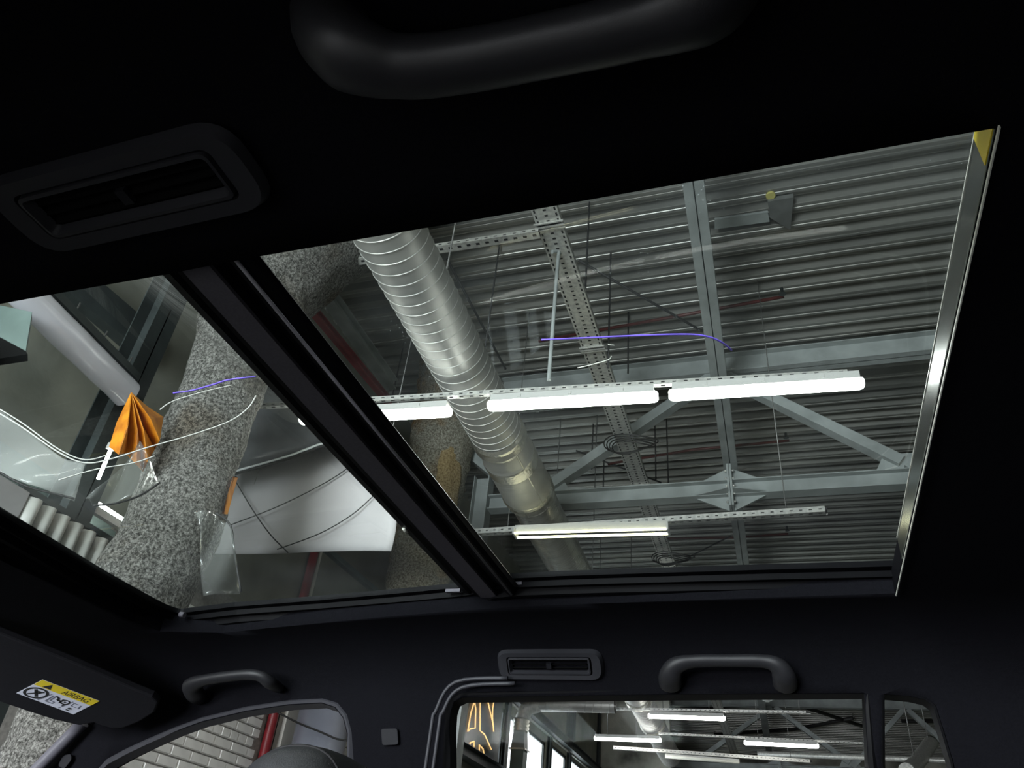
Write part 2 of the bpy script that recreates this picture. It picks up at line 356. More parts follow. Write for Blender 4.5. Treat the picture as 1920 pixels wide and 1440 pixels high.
# bricks on the lower front wall
mb = MB().box((XF+0.012, 7.0, 0.75), (0.03, 8.2, 3.7)); mo = structure('mortar_bed', mb, 'mortar', None, wall_f)
random.seed(3)
bx = []
for mat_len in (0.275, 0.132):
    b = MB(); l, h, d = mat_len, 0.088, 0.03
    b.box((0, 0, 0), (d, l, h)); bx.append(b)
bm_cache = {}
def brick(y, z, kind):
    L, h = (0.275, 0.089) if kind == 0 else (0.132, 0.089)
    if kind not in bm_cache:
        b = MB(); e = 0.008
        b.add([(0, -L/2, -h/2), (0, L/2, -h/2), (0, L/2, h/2), (0, -L/2, h/2), (0.03, -L/2+e, -h/2+e), (0.03, L/2-e, -h/2+e), (0.03, L/2-e, h/2-e), (0.03, -L/2+e, h/2-e)],
              [(4, 5, 6, 7), (0, 1, 5, 4), (1, 2, 6, 5), (2, 3, 7, 6), (3, 0, 4, 7)])
        me = b.mesh('brick', V(0, 0, CZ)); me.materials.append(M['brick']); bm_cache[kind] = me
    o = bpy.data.objects.new('brick', bm_cache[kind]); COL.objects.link(o); o.parent = wall_f
    o.location = V(XF+0.022+random.uniform(0, 0.006), y, z+CZ) - wloc(wall_f)
BZ0 = 0.232*5.5
nb = 0
for r in range(-6, 11):
    z = BZ0 + r*0.1
    header = (r == 1)
    step = 0.143 if header else 0.286
    y = 5.6 + (0.0 if r % 2 else 0.143)
    while y < 7.70:
        brick(y, z, 1 if header else 0); nb += 1; y += step
    if 7.76-(y-step/2) > 0.145: brick(y-step/2+0.072, z, 1)
    y = 9.62 + (0.0 if r % 2 else 0.143)
    while y < 10.7:
        brick(y, z, 0); nb += 1; y += 0.286
# windows of the front wall
def hall_window(i, h, label):
    a, b, c, d = h
    fr = MB(); t = 0.07
    for P in (((XF-0.03, a+t/2, (c+d)/2), (0.04, t, d-c)), ((XF-0.03, b-t/2, (c+d)/2), (0.04, t, d-c)), ((XF-0.03, (a+b)/2, c+t/2), (0.04, b-a, t)), ((XF-0.03, (a+b)/2, d-t/2), (0.04, b-a, t))): fr.box(*P)
    o = structure('window_%d' % i, fr, 'window_frame', label)
    MB().box((XF-0.035, (a+b)/2, (c+d)/2), (0.01, b-a-0.1, d-c-0.1)).build('pane', 'side_glass', o)
wl = ['narrow bright window beside the black outlined board', 'slim bright window slit beyond the black outlined board', 'tall bright window behind the square metal duct', 'tall bright window just beyond the square duct', 'last bright window of the front wall, next to the concrete pier']
for i, h in enumerate(WIN): hall_window(i+1, h, wl[i])
mb = MB()
mb.ibeam((XF+0.10, 15.4, 3.98), (XF+0.10, 25, 3.98), 0.18, 0.2); structure('trim_2', mb, 'steel_dark', 'dark steel lintel running above the tall windows')
mb = MB().bar((XF+0.03, 15.4, 3.86), (XF+0.03, 25, 3.86), 0.05, 0.03); structure('trim_3', mb, 'galv', 'pale metal rail fixed under the dark lintel')
posts = [(15.98, 'beside the square metal duct'), (19.25, 'between the second and third tall windows'), (21.15, 'before the last tall window'), (24.6, 'in the corner by the concrete pier'), (20.9, 'rising above the window lintel')]
for y, w in posts[:4]:
    mb = MB().ibeam((XF+0.045, y, ZF), (XF+0.045, y, ZD-0.02 if y > 24 else 3.84), 0.2, 0.08, up=V(1, 0, 0)); o = mb.build('steel_post', 'steel_dark'); tag(o, 'dark steel wall post ' + w, 'post', 'posts along the window wall')
mb = MB().ibeam((XF+0.12, 20.9, 4.09), (XF+0.12, 20.9, ZD-0.02), 0.2, 0.2, up=V(1, 0, 0)); tag(mb.build('steel_post', 'steel_dark'), 'dark upright steel post ' + posts[4][1], 'post', 'posts along the window wall')

# ================================================================ roof steel
def truss(y, label, main=False):
    t = thing('roof_truss', (0.8, y, 4.6), label, 'truss', 'steel trusses under the roof deck')
    ZB, ZT = 4.6, 6.47; x0, x1 = -3.5, 8.6
    mb = MB(); h, w, th = 0.19, 0.18, 0.014
    mb.bar((x0, y, ZB), (x1, y, ZB), th, h); mb.bar((x0, y, ZB-h/2), (x1, y, ZB-h/2), w, th); mb.bar((x0, y, ZB+h/2), (x1, y, ZB+h/2), w, th); mb.build('bottom_chord', 'steel', t)
    MB().ibeam((x0, y, ZT), (x1, y, ZT), 0.2, 0.3).build('top_chord', 'steel', t)
    xj = -0.38; nodes_ = [(-3.3, ZB), (xj-1.55, ZT)]
    zb, zt = ZB+h/2, ZT-0.15
    def XZ(u, v): q = aty(u, v, 8.74); return (q.x, min(max(q.z, zb), zt))
    gx1, gx2 = XZ(1690, 868)[0], XZ(1030, 912)[0]
    dg = [(XZ(1032, 914), XZ(1338, 692)), (XZ(955, 912), XZ(775, 760)), (XZ(1690, 868), XZ(1353, 684)), ((gx1+0.06, zb), (gx1+1.7, zt)), ((4.85, zb), (gx1+1.8, zt)), ((4.95, zb), (6.5, zt))]
    for (a, za), (b, zb_) in dg:
        MB().bar((a, y, za), (b, y, zb_), 0.16, 0.13).build('diagonal', 'steel', t)
    for x in (gx2, gx1, 4.9):
        MB().prism([(x-0.3, y-0.008, ZB+h/2), (x+0.3, y-0.008, ZB+h/2), (x+0.17, y-0.008, ZB+h/2+0.24), (x-0.17, y-0.008, ZB+h/2+0.24)], (0, 0.016, 0)).build('gusset', 'steel', t)
    for s in (-1, 1):                                    # star shaped splice: four winged plates and end plates
        MB().bar((xj+s*0.016, y, ZB-0.26), (xj+s*0.016, y, ZB+0.3), 0.24, 0.026, V(1, 0, 0)).build('end_plate', 'steel', t)
        for q in (-1, 1):
            z = ZB+q*h/2
            MB().prism([(xj+s*0.03, y-0.012, z), (xj+s*0.42, y-0.012, z), (xj+s*0.03, y-0.012, z+q*0.19)], (0, 0.024, 0)).build('wing_plate', 'steel', t)
            MB().prism([(xj+s*0.03, y+q*0.09, ZB-h/2), (xj+s*0.42, y+q*0.09, ZB-h/2), (xj+s*0.03, y+q*0.24, ZB-h/2)], (0, 0, 0.014)).build('side_plate', 'steel', t)
        for k in range(5):
            for yy in (-0.085, 0.085):
                MB().tube([(xj+s*0.028, y+yy, ZB-0.2+k*0.105), (xj+s*0.055, y+yy, ZB-0.2+k*0.105)], 0.016, 6).build('bolt', 'galv', t)
    return t
truss(8.74, 'grey steel truss with a star shaped bolted splice, crossing above the silver duct')
truss(17.6, 'grey steel truss above the far lamp row, seen through the rear side window')
truss(26.4, 'grey steel truss farthest down the hall beyond the concrete pier')
# long purlin towards the far wall
def purlin(p, q, w, h, label, m='steel'):
    return tag(MB().ibeam(p, q, w, h).build('roof_beam', m), label, 'beam', 'roof beams running away from the car')
purlin((-0.26, 1.0, 6.02), (-0.56, 17.4, 6.02), 0.2, 0.24, 'grey I-beam passing over the bolted splice, nearest to the rear of the sunroof')
purlin((-0.6, 17.8, 6.02), (-0.8, 33, 6.02), 0.2, 0.24, 'grey I-beam continuing beyond the second truss')
a, b = atz(620, 560, 5.9), atz(712, 690, 5.9); d = (b-a).normalized(); d.z = 0
purlin(a-d*2.0, b+d*0.4, 0.16, 0.16, 'dull grey beam beside the red beam, in the dark corner behind the silver duct')
a, b = atz(592, 588, 5.6), atz(714, 735, 5.6); d = (b-a).normalized()
purlin(a-d*2.5, b+d*0.3, 0.09, 0.09, 'dark red painted beam along the edge of the black divider bar', 'red_pipe')
# corrugated patch and small box on the deck
t = thing('junction_box', atz(1470, 395, ZD-0.05), 'dark flat box on the deck beside a yellow disc', 'box')
P = [atz(1440, 378, ZD-0.06), atz(1488, 370, ZD-0.06), atz(1482, 432, ZD-0.06), atz(1443, 408, ZD-0.06)]
MB().prism(P, (0, 0, 0.06)).build('housing', 'box_grey', t); 
MB().prism([atz(1340, 412, ZD-0.05), atz(1440, 398, ZD-0.05), atz(1443, 416, ZD-0.05), atz(1340, 430, ZD-0.05)], (0, 0, 0.03)).build('cover_plate', 'steel', t)
p = atz(1445, 368, ZD-0.03); tag(MB().tube([p, p+V(0, 0, 0.03)], 0.05, 14).build('ceiling_disc', 'yellow_bit'), 'small yellow round disc fixed to the ribbed deck', 'disc')

# ================================================================ cable tray
tray = thing('cable_tray', (-1.62, 9, 5.2), 'perforated galvanised cable tray hanging between the duct and the I-beam', 'tray')
ZT, Wt = 5.2, 0.235
yy = -2.0
def trayx(y): return -1.585 - 0.0075*(y-4.4)
secs = [(-2.0, 4.62), (4.62, 6.45), (6.45, 9.6), (9.6, 14), (14, 19), (19, 25), (25, 33)]
for a, b in secs:
    mb = MB(); p, q = V(trayx(a)-Wt/2, a, ZT), V(trayx(b)-Wt/2, b, ZT); du = q-p; L = du.length; du.normalize(); dv = V(1, 0, 0)
    perforated(mb, p, du, dv, L, [(0.024, 0.017, 0.036), (Wt/2, 0.03, 0.022), (Wt-0.024, 0.017, 0.036)], Wt, 0.066)
    for s in (0, Wt):
        mb.add([p+dv*s, q+dv*s, q+dv*s+V(0, 0, 0.06), p+dv*s+V(0, 0, 0.06)], [(0, 1, 2, 3)])
    mb.build('tray_section', 'galv', tray)
for k in range(7):  # black cables added so the holes of the tray read dark
    x = (k-3)*0.031; pts = [V(trayx(y)+x+0.004*math.sin(y*1.3+k), y, ZT+0.019) for y in [-2+0.7*i for i in range(51)]]
    MB().tube(pts, 0.0165, 6).build('added_dark_cable', 'wire', tray)
for y in (4.62, 6.45, 9.6):
    for k in (-0.045, 0, 0.03):
        MB().bar((trayx(y)-Wt/2-0.02, y+k, ZT-0.012), (trayx(y)+Wt/2+0.02, y+k, ZT-0.012), 0.012, 0.02).build('coupler_bar', 'galv', tray)
def hanger(p, q, r, label, m='rod', name='hanger_rod', cat='rod', group='thin rods hanging from the roof deck'):
    return tag(MB().tube([p, q], r, 6).build(name, m), label, cat, group)
# conduit drop with hooked end
p = atz(1047, 478, 5.16); q = V(p.x, p.y, 3.72)
tag(MB().tube(smooth_path([p+V(-0.05, -0.05, 0.0), p+V(0, 0, 0.04), p+V(0, 0, -0.1), q+V(0, 0, 0.6), q], 5), 0.018, 8).build('conduit', 'steel'), 'grey hooked conduit dropping from the cable tray to the lamp channel', 'conduit')
# coils of cable hung on the tray
def coil(u, v, z, r, label):
    c = atz(u, v, z); t = thing('cable_coil', c, label, 'cable', 'black cable coils hung on the tray')
    for k in range(4):
        rr = r*(0.8+0.12*k); pts = [c+V(rr*1.35*math.cos(a*PI/10+k), rr*0.8*math.sin(a*PI/10+k), 0.03*math.sin(a*PI/5+k*2)+0.02*k) for a in range(21)]
        MB().tube(pts, 0.009, 6, caps=False).build('cable_loop', 'wire', t)
coil(1183, 838, 5.07, 0.22, 'loose black cable coil on the tray before the truss'); coil(1262, 1052, 5.07, 0.22, 'loose black cable coil on the tray beyond the warm lamp')

# thin rods and braces under the deck
rods = [(935, 470, 915, 650), (1105, 385, 1090, 560), (755, 655, 735, 745), (1112, 800, 1108, 880), (1133, 840, 1135, 930), (1228, 800, 1225, 900), (1250, 800, 1248, 905), (1353, 800, 1352, 870), (1142, 690, 1140, 760), (1178, 600, 1172, 700), (1145, 480, 1142, 690)]
names = ['beside the silver duct near the strut channel', 'crossing the deck beyond the cable tray', 'over the shortest lit lamp', 'before the truss diagonal', 'in front of the truss chord', 'just past the coiled cable', 'second past the coiled cable', 'beside the I-beam above the splice', 'between the lamps and the tray', 'near the purple reflection line', 'beyond the tray under the deck']
for (u, v, u2, v2), w in zip(rods, names):
    p = atz(u, v, 6.7); q = onplane(u2, v2, p, (p.x, p.y, 0)); hanger(V(p.x, p.y, ZD+0.12), V(p.x, p.y, min(q.z, 6.4)), 0.011, 'thin dark hanger rod ' + w, 'black_rod')
for (u, v, u2, v2), w in zip([(1085, 488, 1318, 622), (838, 485, 948, 692), (1080, 845, 1240, 905), (1290, 1045, 1370, 1005), ],
                             ['between the tray and the I-beam', 'close behind the silver duct', 'below the coiled cable', 'near the end of the I-beam']):
    tag(MB().tube([atz(u, v, ZD-0.03), atz(u2, v2, 6.3)], 0.016, 6).build('brace_rod', 'black_rod'), 'slanting dark brace rod ' + w, 'rod', 'slanting brace rods')
# sprinkler pipes with heads
for (pts, hd), w in zip([([(1010, 640), (1340, 580), (1470, 556)], (1467, 550)), ([(1140, 870), (1300, 843), (1480, 826)], (1474, 820)), ([(1240, 1010), (1375, 1008), (1478, 1001)], (1476, 994))],
                        ['above the purple reflection line', 'above the truss chord', 'below the perforated channel']):
    t = thing('sprinkler_pipe', atz(*pts[1], 6.55), 'thin dark red sprinkler pipe under the deck ' + w, 'pipe', 'sprinkler pipes under the deck')
    MB().tube([atz(u, v, 6.55) for u, v in pts], 0.022, 8).build('pipe', 'darkred', t)
    p = atz(*hd, 6.5); MB().tube([p+V(0, 0, 0.08), p, p-V(0, 0, 0.01)], [0.02, 0.02, 0.045], 8).build('sprinkler_head', 'steel_dark', t)
for pts, w in (([(1245, 1332), (1345, 1326), (1425, 1321), (1481, 1318)], 'nearly level, seen at the top of the rear side window'), ([(1481, 1317), (1540, 1336), (1618, 1362)], 'slanting down, seen in the rear side window'), ([(1340, 1377), (1484, 1368), (1540, 1358), (1600, 1346)], 'slanting up, seen in the rear side window'), ([(1690, 1352), (1750, 1352)], 'short and level, seen in the quarter window')):
    t = thing('sprinkler_pipe', atz(*pts[1], 6.6), 'dark distant sprinkler pipe ' + w, 'pipe', 'sprinkler pipes under the deck')
    MB().tube([atz(u, v, 6.62) for u, v in pts], 0.06, 8).build('pipe', 'black_rod', t)
    for f in (0, -1):
        p = atz(*pts[f], 6.62); MB().tube([p, V(p.x, p.y, ZD+0.05)], 0.02, 6).build('pipe_hanger', 'rod', t)
p, q = aty(1700, 1446, 19), aty(1746, 1392, 22)
t = thing('pale_duct', (p+q)/2, 'pale slanting ventilation hose seen in the quarter window', 'duct')
MB().tube(smooth_path([p, p.lerp(q, 0.4)+V(0, 0, -0.05), q], 8), 0.16, 14).build('hose', 'galv', t)
for f in (0.3, 0.9):
    c = p.lerp(q, f); MB().tube([c, V(c.x, c.y, ZD+0.1)], 0.012, 6).build('hanger', 'rod', t)
# strut channel across, behind the duct
def strut(p, q, label, w=0.05, h=0.04, group='perforated strut channels', m='galv', pitch=0.09, rods=False):
    t = thing('strut_channel', (Vector(p)+Vector(q))/2, label, 'channel', group); p, q = Vector(p), Vector(q); d = (q-p); L = d.length; d.normalize(); s = V(0, 0, 1).cross(d).normalized()
    if s.y > 0: s = -s
    mb = MB(); perforated(mb, p-s*(w/2), d, s, L, [(w/2, min(w*0.4, 0.026), 0.036)], w, pitch)
    perforated(mb, p+s*(w/2), d, V(0, 0, 1), L, [(h/2, 0.012, 0.03)], h, pitch)
    mb.add([p-s*(w/2), q-s*(w/2), q-s*(w/2)+V(0, 0, h), p-s*(w/2)+V(0, 0, h)], [(0, 1, 2, 3)])
    mb.build('channel', m, t); MB().bar(p+V(0, 0, h*0.55), q+V(0, 0, h*0.55), w*0.8, h*0.5).build('cable', 'wire', t)
    for f in ((0.12, 0.9) if rods else ()): c = p.lerp(q, f); MB().tube([c+V(0, 0, h), V(c.x, c.y, ZD+0.1)], 0.006, 5).build('hanger', 'rod', t)
    return t
strut(atz(490, 518, 5.1), atz(1012, 440, 5.1), 'perforated strut channel from the rough column head to the cable tray', 0.09)

# ================================================================ lamps
def led(x0, x1, y, z, label, group='lit tube lamps', dy=0.0, dz=0.0, rods=False):
    t = thing('tube_lamp', ((x0+x1)/2, y, z), label, 'lamp', group)
    p, q = V(x0, y, z), V(x1, y+dy, z+dz); d = (q-p).normalized()
    pts = [p, p+d*0.012, p+d*0.04, q-d*0.04, q-d*0.012, q]
    MB().tube(pts, [0.035, 0.052, 0.06, 0.06, 0.052, 0.035], 14, flat=0.8).build('diffuser', 'tube_on', t)
    MB().bar(p+V(0, 0, 0.045)+d*0.03, q+V(0, 0, 0.045)-d*0.03, 0.122, 0.064).build('housing', 'lamp_body', t)
    for s in (0.2, 0.5, 0.8):
        c = p+(q-p)*s
        if rods and s != 0.5: MB().tube([c+V(0, 0, 0.07), V(c.x, c.y, ZD+0.12)], 0.006, 5).build('hanger', 'rod', t)
        MB().box(c+V(0, -0.062, 0.045), (0.03, 0.012, 0.03)).build('clip', 'lamp_body', t)
    return t
Z1 = 3.6
y1 = lambda x: (1.433+0.07*(x/Z1+0.2))*Z1
def row1(u0, v0, u1, v1, label):
    p, q = atz(u0, v0, Z1), atz(u1, v1, Z1); led(p.x, q.x, p.y, Z1, label, dy=q.y-p.y)
row1(915, 761, 1234, 743, 'lit white tube lamp hanging below the silver duct'); row1(1254, 741, 1620, 718, 'lit white tube lamp hanging below the I-beam')
p = atz(846, 771, Z1); led(p.x-1.44, p.x, p.y-0.10, Z1, 'lit white tube lamp cut off by the black divider bar', dy=0.10)
a, b = atz(722, 752, Z1+0.1), atz(1595, 703, Z1+0.1); d = (b-a).normalized()
strut(a-d*1.5, b, 'long thin channel carrying the bright lamp row', 0.045, 0.04)
# warm two-tube batten
Z2 = 3.5
p, q = atz(966, 1002, Z2), atz(1253, 994, Z2)
t = thing('tube_lamp', (p+q)/2, 'open batten lamp with two warm yellow tubes', 'lamp', 'lit tube lamps')
d = (q-p).normalized(); s = V(0, 1, 0)
for k in (-1, 1):
    MB().tube([p+s*(k*0.058)-V(0, 0, 0.012), q+s*(k*0.058)-V(0, 0, 0.012)], 0.013, 10).build('tube', 'tube_warm', t)
MB().bar(p+V(0, 0, 0.058), q+V(0, 0, 0.058), 0.06, 0.075).build('batten', 'lamp_body', t)
for e in (p, q): MB().box(e+V(0, 0, 0.01), (0.02, 0.15, 0.07)).build('end_cap', 'lamp_body', t)
strut(atz(880, 1004, Z2+0.1), atz(1552, 962, Z2+0.1), 'perforated channel above the warm two-tube lamp', 0.08, 0.06, rods=True)
# far rows
def far_lamp(u0, v0, u1, v1, label):
    p, q = atz(u0, v0, 3.7), atz(u1, v1, 3.7); led(p.x, q.x, p.y, 3.7, label, dy=q.y-p.y, rods=True)
far_lamp(1114, 1384, 1240, 1388, 'lit tube lamp before the concrete pier, seen through the rear side window')
far_lamp(1395, 1392, 1535, 1399, 'lit tube lamp farthest along the distant row, seen through the rear side window')
far_lamp(1215, 1342, 1360, 1347, 'highest lit tube lamp seen through the rear side window')
strut(atz(1075, 1330, 3.8), atz(1520, 1338, 3.8), 'distant perforated channel above the highest far lamp', 0.08)
strut(atz(1235, 1377, 3.8), atz(1640, 1397, 3.8), 'distant plain channel carrying the far lamp row', 0.06)
strut(atz(1150, 1405, 3.6), atz(1522, 1431, 3.6), 'distant perforated channel above the unlit lamp', 0.09, 0.07, rods=True)
p, q = atz(1247, 1418, 3.5), atz(1386, 1429, 3.5)
t = thing('tube_lamp', (p+q)/2, 'unlit pale tube lamp under the distant perforated channel', 'lamp')
MB().tube([p, q], 0.04, 10).build('diffuser', 'tube_off', t); MB().bar(p+V(0, 0, 0.04), q+V(0, 0, 0.04), 0.06, 0.03).build('housing', 'lamp_body', t)
a, b = atz(1560, 1420, 3.6), atz(1640, 1424, 3.6)
tag(MB().tube([atz(1420, 1413, 3.9), V(XR, atz(1700, 1424, 3.9).y, 3.9)], 0.06, 8).build('hall_pipe', 'galv'), 'pale horizontal pipe beyond the far lamps', 'pipe')
# unseen lamp rows over the car and near bay, added for their light
for x, y, w in ((-3.4, 1.3, 'over the bonnet'), (-1.2, 1.3, 'over the roof'), (1.0, 1.3, 'over the boot'), (-3.4, -2.4, 'by the added gate, above its front post'), (1.0, -2.4, 'by the added gate, above its rear post')):
    led(x-0.72, x+0.72, y, 3.7, 'lit tube lamp added out of view ' + w, 'added unseen lamps in the near bay')

# ================================================================ spiral duct
def spiral(mb, a, b, R, pitch, n=36, per=8, ridge=0.006):
    a, b = Vector(a), Vector(b); d = b-a; L = d.length; d.normalize(); u = d.cross(V(0, 0, 1)).normalized(); w = u.cross(d); ns = int(L/pitch*per)
    mb.grid(lambda s, t: a + d*(s*L) + u*(math.cos(2*PI*t)*R) + w*(math.sin(2*PI*t)*R), max(1, int(L/0.5)), 48)
    k = int(L/pitch*n); seam = []
    for i in range(k+1):
        an = 2*PI*i/n; seam.append(a + d*(i/n*pitch) + u*(math.cos(an)*(R+0.001)) + w*(math.sin(an)*(R+0.001)))
    mb.tube(seam, ridge, 5); return mb
ZDU = 4.1
def ductx(y): return -2.42 - 0.034*(y-3.5)
D = thing('spiral_duct', (ductx(9), 9, ZDU), 'large silver spiral ventilation duct running away above the lamp row', 'duct')
P = lambda y: V(ductx(y), y, ZDU)
RD = 0.262
spiral(MB(), P(-3), P(6.25), RD, 0.115, per=9).build('spiral_section', 'duct', D)
mb = MB()
def lathe(mb, prof, n=40):
    d = (P(10)-P(0)).normalized(); u = d.cross(V(0, 0, 1)).normalized(); w = u.cross(d)
    for (y0_, r0), (y1_, r1) in zip(prof[:-1], prof[1:]):
        mb.grid(lambda s, t: P(y0_+(y1_-y0_)*s) + u*(math.cos(2*PI*t)*(r0+(r1-r0)*s)) + w*(math.sin(2*PI*t)*(r0+(r1-r0)*s)), 1, n)
    return mb
lathe(MB(), [(6.2, RD), (6.24, RD+0.022), (6.30, RD+0.01), (6.36, RD+0.026), (6.42, RD+0.004)]).build('joint_band', 'foil', D)
lathe(MB(), [(6.42, RD+0.004), (6.62, RD+0.012), (6.66, RD+0.02)]).build('smooth_section', 'duct', D)
lathe(MB(), [(6.66, RD+0.02), (6.68, RD+0.026), (6.83, RD+0.027), (6.85, RD+0.02)]).build('tape_band', 'foil', D)
lathe(MB(), [(6.85, RD+0.02), (7.35, RD+0.028), (7.42, RD+0.03)]).build('smooth_section', 'duct', D)
lathe(MB(), [(7.42, RD+0.03), (7.46, RD+0.042), (7.52, RD+0.02), (7.58, RD+0.035), (7.66, RD+0.0)]).build('joint_band', 'foil', D)
MB().bar(P(6.42)+V(0.19, 0, -0.2), P(7.45)+V(0.20, 0, -0.205), 0.012, 0.012).build('lock_seam', 'foil', D)
prof = []; y = 7.66
while y < 10.6:
    prof += [(y, RD-0.012), (y+0.025, RD+0.006), (y+0.035, RD+0.006)]; y += 0.06
lathe(MB(), prof, 32).build('flexible_section', 'flex', D)
spiral(MB(), P(10.6), P(22.5), RD, 0.14, n=24, per=6).build('spiral_section', 'duct', D)
lathe(MB(), [(16.2, RD), (16.22, RD+0.03), (16.5, RD+0.03), (16.52, RD)], 28).build('joint_band', 'foil', D)
lathe(MB(), [(18.6, RD), (18.62, RD+0.03), (18.8, RD+0.03), (18.82, RD)], 28).build('joint_band', 'foil', D)
for y in (3.9, 9.9, 13.5):
    mb = MB(); 
    for s in (-1, 1): mb.tube([P(y)+V(s*(RD+0.03), 0, 0), P(y)+V(s*(RD+0.03), 0, 2.55)], 0.008, 6)
    mb.build('hanger', 'rod', D)
# branch duct with elbow and square drop, by the tall windows
B = thing('branch_duct', (-4.6, 16.6, 3.9), 'silver branch duct with an elbow dropping to a square shaft by the windows', 'duct')
pe = aty(1012, 1321, 15.6); pm = aty(1200, 1321, 15.6); zb = pe.z
spiral(MB(), pe, V(ductx(17)-0.28, 15.6, zb), 0.13, 0.16, n=20, per=6).build('spiral_section', 'duct', B)
el = aty(982, 1338, 15.6)*1.0; dn = aty(977, 1362, 15.6)
MB().tube([pe, pe+(el-pe)*0.35+V(0, 0, 0.03), el+V(0.05, 0, 0.08), dn+V(0, 0, 0.12)], 0.145, 10).build('elbow', 'galv', B)
c = V(dn.x, 15.6, dn.z); prof = []
MB().tube([c+V(0, 0, 0.14-0.035*k) for k in range(8)], [0.15+0.022*(k % 2) for k in range(8)], 18).build('flexible_collar', 'foil', B)
mb = MB(); r1, r2 = 0.11, 0.135; z1, z2 = c.z-0.1, c.z-0.42
mb.add([(c.x-r1, c.y-r1, z1), (c.x+r1, c.y-r1, z1), (c.x+r1, c.y+r1, z1), (c.x-r1, c.y+r1, z1), (c.x-r2, c.y-r2, z2), (c.x+r2, c.y-r2, z2), (c.x+r2, c.y+r2, z2), (c.x-r2, c.y+r2, z2)],
       [(0, 1, 2, 3), (0, 1, 5, 4), (1, 2, 6, 5), (2, 3, 7, 6), (3, 0, 4, 7)]); mb.build('hopper', 'steel', B)
MB().box((c.x, c.y, (z2+ZF)/2), (0.26, 0.26, z2-ZF)).build('square_shaft', 'green_steel', B)
MB().box((c.x, c.y, z2-0.01), (0.33, 0.33, 0.03)).build('flange', 'galv', B)
# black outlined board
t = thing('outlined_board', (XF+0.06, 14.5, 2.8), 'black board with thin glowing gold outlines beside the bright windows', 'board')
zb0 = atx(862, 1404, XF+0.14).z+0.11
MB().box((XF+0.05, 14.45, zb0+1.0), (0.06, 2.1, 2.0)).build('board', 'mural', t)
def outline(px):
    MB().tube([atx(u, v, XF+0.1) for u, v in px], 0.013, 6).build('gold_line', 'gold', t)
def zp(l): return [(840+x/4.8, 1300+y/4.8) for x, y in l]
outline(zp([(180, 75), (160, 180), (155, 260)])); outline(zp([(235, 80), (205, 180), (178, 345), (200, 320), (245, 312), (250, 140), (240, 80)]))
outline(zp([(290, 75), (288, 335), (330, 370), (390, 505)])); outline(zp([(360, 80), (400, 250), (412, 345), (400, 220), (402, 140), (412, 75)]))
outline(zp([(190, 490), (200, 445), (235, 432), (232, 510)])); outline(zp([(282, 540), (282, 465), (315, 500), (328, 570)]))
bp_, bq_ = atx(862, 1404, XF+0.14), atx(930, 1448, XF+0.14)
tag(MB().ibeam((XF+0.14, 11.5, bp_.z), (XF+0.14, 15.5, bp_.z), 0.24, 0.2).build('window_beam', 'steel_dark'), 'dark steel beam under the black outlined board', 'beam')
# wall pipes of the near part of the front wall
tag(MB().tube([(XF+0.09, 7.86, ZF), (XF+0.09, 7.86, 5.2)], 0.055, 14).build('wall_pipe', 'red_pipe'), 'red vertical pipe on the front wall at the end of the white bricks', 'pipe')
tag(MB().tube([(XF+0.05, 8.05, 2.4), (XF+0.05, 8.05, 5.2)], 0.022, 10).build('wall_pipe', 'white_paint'), 'thin pale vertical pipe next to the red pipe', 'pipe')
tag(MB().box((XF+0.11, 8.25, 0.95), (0.1, 0.46, 3.1)).build('wall_board', 'white_paint'), 'cream boxed board between the red pipe and the smooth duct', 'board')
tag(MB().box((XF+0.13, 8.55, 0.95), (0.14, 0.1, 3.1)).build('white_batten', 'panel'), 'narrow bright white batten beside the smooth grey duct', 'batten')
a, b = atx(600, 1076, XF), atx(705, 1069, XF)
structure('trim_10', MB().box((XF+0.04, 9.2, (a.z+b.z)/2), (0.08, 2.2, 0.07)), 'green_steel', 'green-grey ledge on the front wall beyond the red pipe')
c = V(-4.9, 8.08, 0)
t = thing('vertical_duct', (c.x, c.y, ZF), 'smooth blue-grey vertical duct behind the headrest', 'duct')
MB().tube([V(c.x, c.y, ZF), V(c.x, c.y, 2.35)], 0.29, 36).build('shaft', 'blue_duct', t)
MB().tube([V(c.x, c.y, 2.33), V(c.x, c.y, 2.42)], [0.31, 0.31], 36).build('top_collar', 'galv', t)
pts = [onplane(u, v, c+V(0.25, -0.25, 0), (0.55, -0.83, 0)) for u, v in ((520, 1335), (560, 1356), (600, 1372), (630, 1385), (652, 1389), (656, 1398), (664, 1402))]
tag(MB().tube(smooth_path(pts, 4), 0.010, 6).build('wall_cable', 'wire'), 'black cable sagging across the smooth grey duct', 'cable')

# ================================================================ rough columns
def column(name, c, prof, material, label, amp=0.02, n=56, seed=0.0, lean=0.0):
    mb = MB(); zs = []
    for (z0, r0), (z1, r1) in zip(prof[:-1], prof[1:]):
        k = max(1, int((z1-z0)/0.055))
        zs += [(z0+(z1-z0)*i/k, r0+(r1-r0)*i/k) for i in range(k)]
    zs.append(prof[-1])
    def fn(s, t):
        z, r = zs[min(int(round(s*(len(zs)-1))), len(zs)-1)]; an = 2*PI*(t % 1.0); k = lean*max(0, min(1, (2.2-z)/1.2)); p = V(c[0]+r*math.cos(an)-0.71*k, c[1]+r*math.sin(an)-0.70*k, z)
        q = V(math.cos(an)*r, math.sin(an)*r, z)*6 + V(seed, 0, 0)
        k = noise.fractal(q, 0.8, 2.1, 5)*amp + noise.noise(q*0.35)*amp*1.3
        return p + V(math.cos(an), math.sin(an), 0)*k
    mb.grid(fn, len(zs)-1, n); o = mb.build(name, material); tag(o, label, 'column', 'rough concrete columns'); return o
